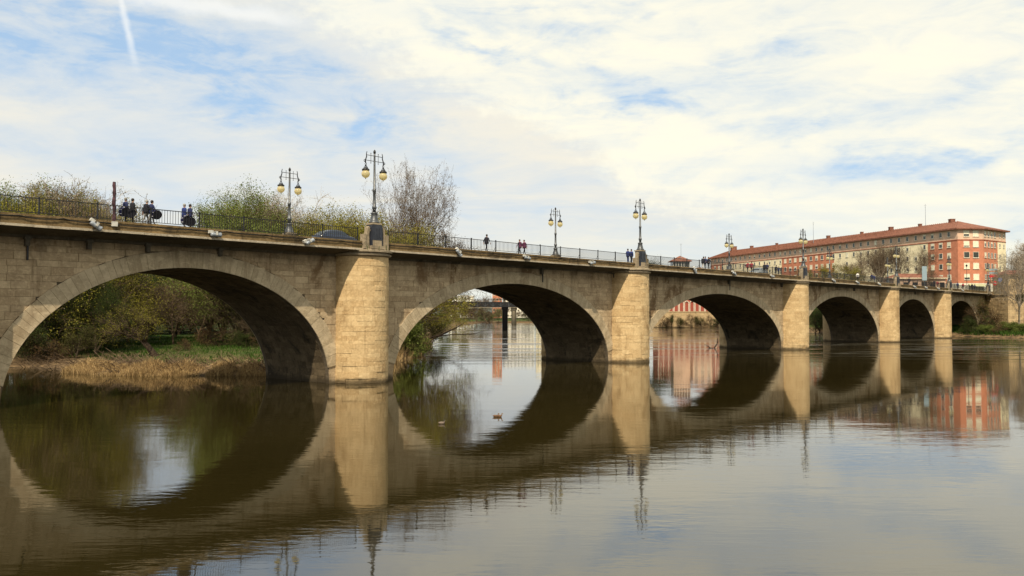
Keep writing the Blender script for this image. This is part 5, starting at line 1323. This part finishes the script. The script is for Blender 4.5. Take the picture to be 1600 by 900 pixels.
blades('grass', [(a, b, c_) for (a, b), c_ in zip(q, ground_h(q))], .8, .09, 'grass_leaf', 7, 'bright green grass on the right bank below the quay wall')
# tufts on the pier tops and quay top
tf = []
for pc in PIER[1:]:
    for k in range(60):
        a = rg.uniform(.2, 2.9); R_ = rg.uniform(1.9, 3.1); p = BW(pc-R_*math.cos(a), -R_*math.sin(a), 12.0); tf.append(tuple(p))
blades('weeds', tf, .32, .03, 'grass_leaf', 8, 'small weeds growing on the pier caps')
tf = []
for k in range(1400):
    u = rg.random(); x = e0.x+(X_at(1640, 238)-e0.x)*u; y = e0.y+(239-e0.y)*min(1, u*3); tf.append((x, y-.1-rg.random()*.25, 11.3-rg.random()**2*1.6))
blades('ivy', tf, .5, .09, 'leaf_olive', 9, 'dark weeds hanging over the top edge of the right quay wall', .6)
def sticks(name, spots_, txt, seed, h=2.0, m_='bark_brown'):
    rg_ = random.Random(seed); mb = MB()
    for (x, y, z) in spots_:
        a = rg_.random()*6.28; L = h*rg_.uniform(.4, 1.3); d = Vector((math.cos(a), math.sin(a), rg_.uniform(.0, .8))).normalized(); p = Vector((x, y, z))
        pt = [p, p+d*L*.5+Vector((0, 0, rg_.uniform(-.1, .15))), p+d*L]; mb.tube(pt, [.035, .025, .012], 4)
    o = mb.build(name, m_, kind='stuff'); o['label'] = txt
sticks('brushwood', along(SH1, 500, .5, 6.5, 21), 'fallen branches and brushwood behind the reeds in the first arch', 22)
sticks('brushwood', along([shore(30, 572), shore(60, 577), shore(100, 582)], 150, -.5, 3, 23), 'pale fallen branches at the waterline left of the reeds', 24, 1.7, 'bark_brown')
sticks('brushwood', along(SH2, 400, -1, 4, 25), 'dark brushwood on the shore in the second arch', 26, 2.2, 'bark_dark')
p = ground_at(1114, 544); r = empty('driftwood', 'dark forked branch sticking out of the water in the third arch', 'driftwood', (p[0], p[1], 0))
mb = MB(); mb.tube([(.2, 0, -.3), (.35, 0, .2), (.7, 0, .7), (.85, 0, 1.3), (.8, 0, 1.8)], [.09, .10, .08, .07, .03], 6); mb.tube([(.75, 0, .8), (.95, 0, 1.1)], [.04, .02], 4); mb.build('upright_limb', 'driftwood', r)
mb = MB(); mb.tube([(-.3, 0, -.1), (-.9, 0, .35), (-1.5, .1, .7)], [.09, .06, .03], 6); mb.tube([(.2, 0, -.02), (-.4, 0, .05), (-1.0, 0, -.03)], [.07, .07, .04], 5); mb.build('side_limb', 'driftwood', r)
# leaning trunk over the water in the second arch
p = ground_at(655, 541); r = empty('fallen_tree', 'dark leaning trunk reaching over the water in the second arch', 'fallen tree', (p[0], p[1], .3))
mb = MB(); mb.tube([(-2, 0, .2), (1, 0, 1.0), (4, .5, 1.8), (7, 1, 3.2), (9.5, 1.2, 4.8)], [.28, .24, .18, .12, .05], 6); mb.tube([(3, .4, 1.5), (6, 0, 1.9), (10, 0, 2.0), (12.5, 0, 2.6)], [.13, .10, .07, .03], 5); mb.build('trunk', 'bark_dark', r)

# ------------------------------------------------------------------ ducks
def duck(px, py, rot, txt, body, head):
    p = ground_at(px, py); r = empty('duck', txt, 'duck', (p[0], p[1], 0), rot, 'ducks on the river'); r.scale = (.72,)*3
    mb = MB(); mb.tube([(-.26, 0, .13), (-.19, 0, .10), (-.08, 0, .07), (.06, 0, .07), (.15, 0, .09), (.2, 0, .15), (.215, 0, .22), (.235, 0, .27)], [.012, .06, .105, .112, .085, .05, .036, .03], 10)
    mb.build('body', body, r, True)
    mb = MB(); mb.sphere((.245, 0, .285), .045, 10, 8, .5, 0, (1.15, .9, .95)); mb.build('head', head, r, True)
    mb = MB(); mb.tube([(.28, 0, .28), (.315, 0, .27), (.345, 0, .268)], [.02, .016, .012], 6); mb.build('bill', 'bill', r)
    for sy in (-1, 1): mb = MB(); mb.sphere((-.03, sy*.085, .12), .1, 10, 6, .5, 0, (1.5, .3, .55)); mb.build('wing', 'duck_pale' if body == 'duck_pale' else 'duck_brown', r, True)
duck(690, 662.5, 0.1, 'dark-headed duck swimming alone, left of the other two', 'duck_pale', 'duck_dark')
duck(774.5, 651.5, 0.05, 'brown duck swimming behind, left one of the close pair', 'duck_brown', 'duck_brown')
duck(780, 651.5, 0.0, 'brown duck leading, right one of the close pair', 'duck_brown', 'duck_brown')
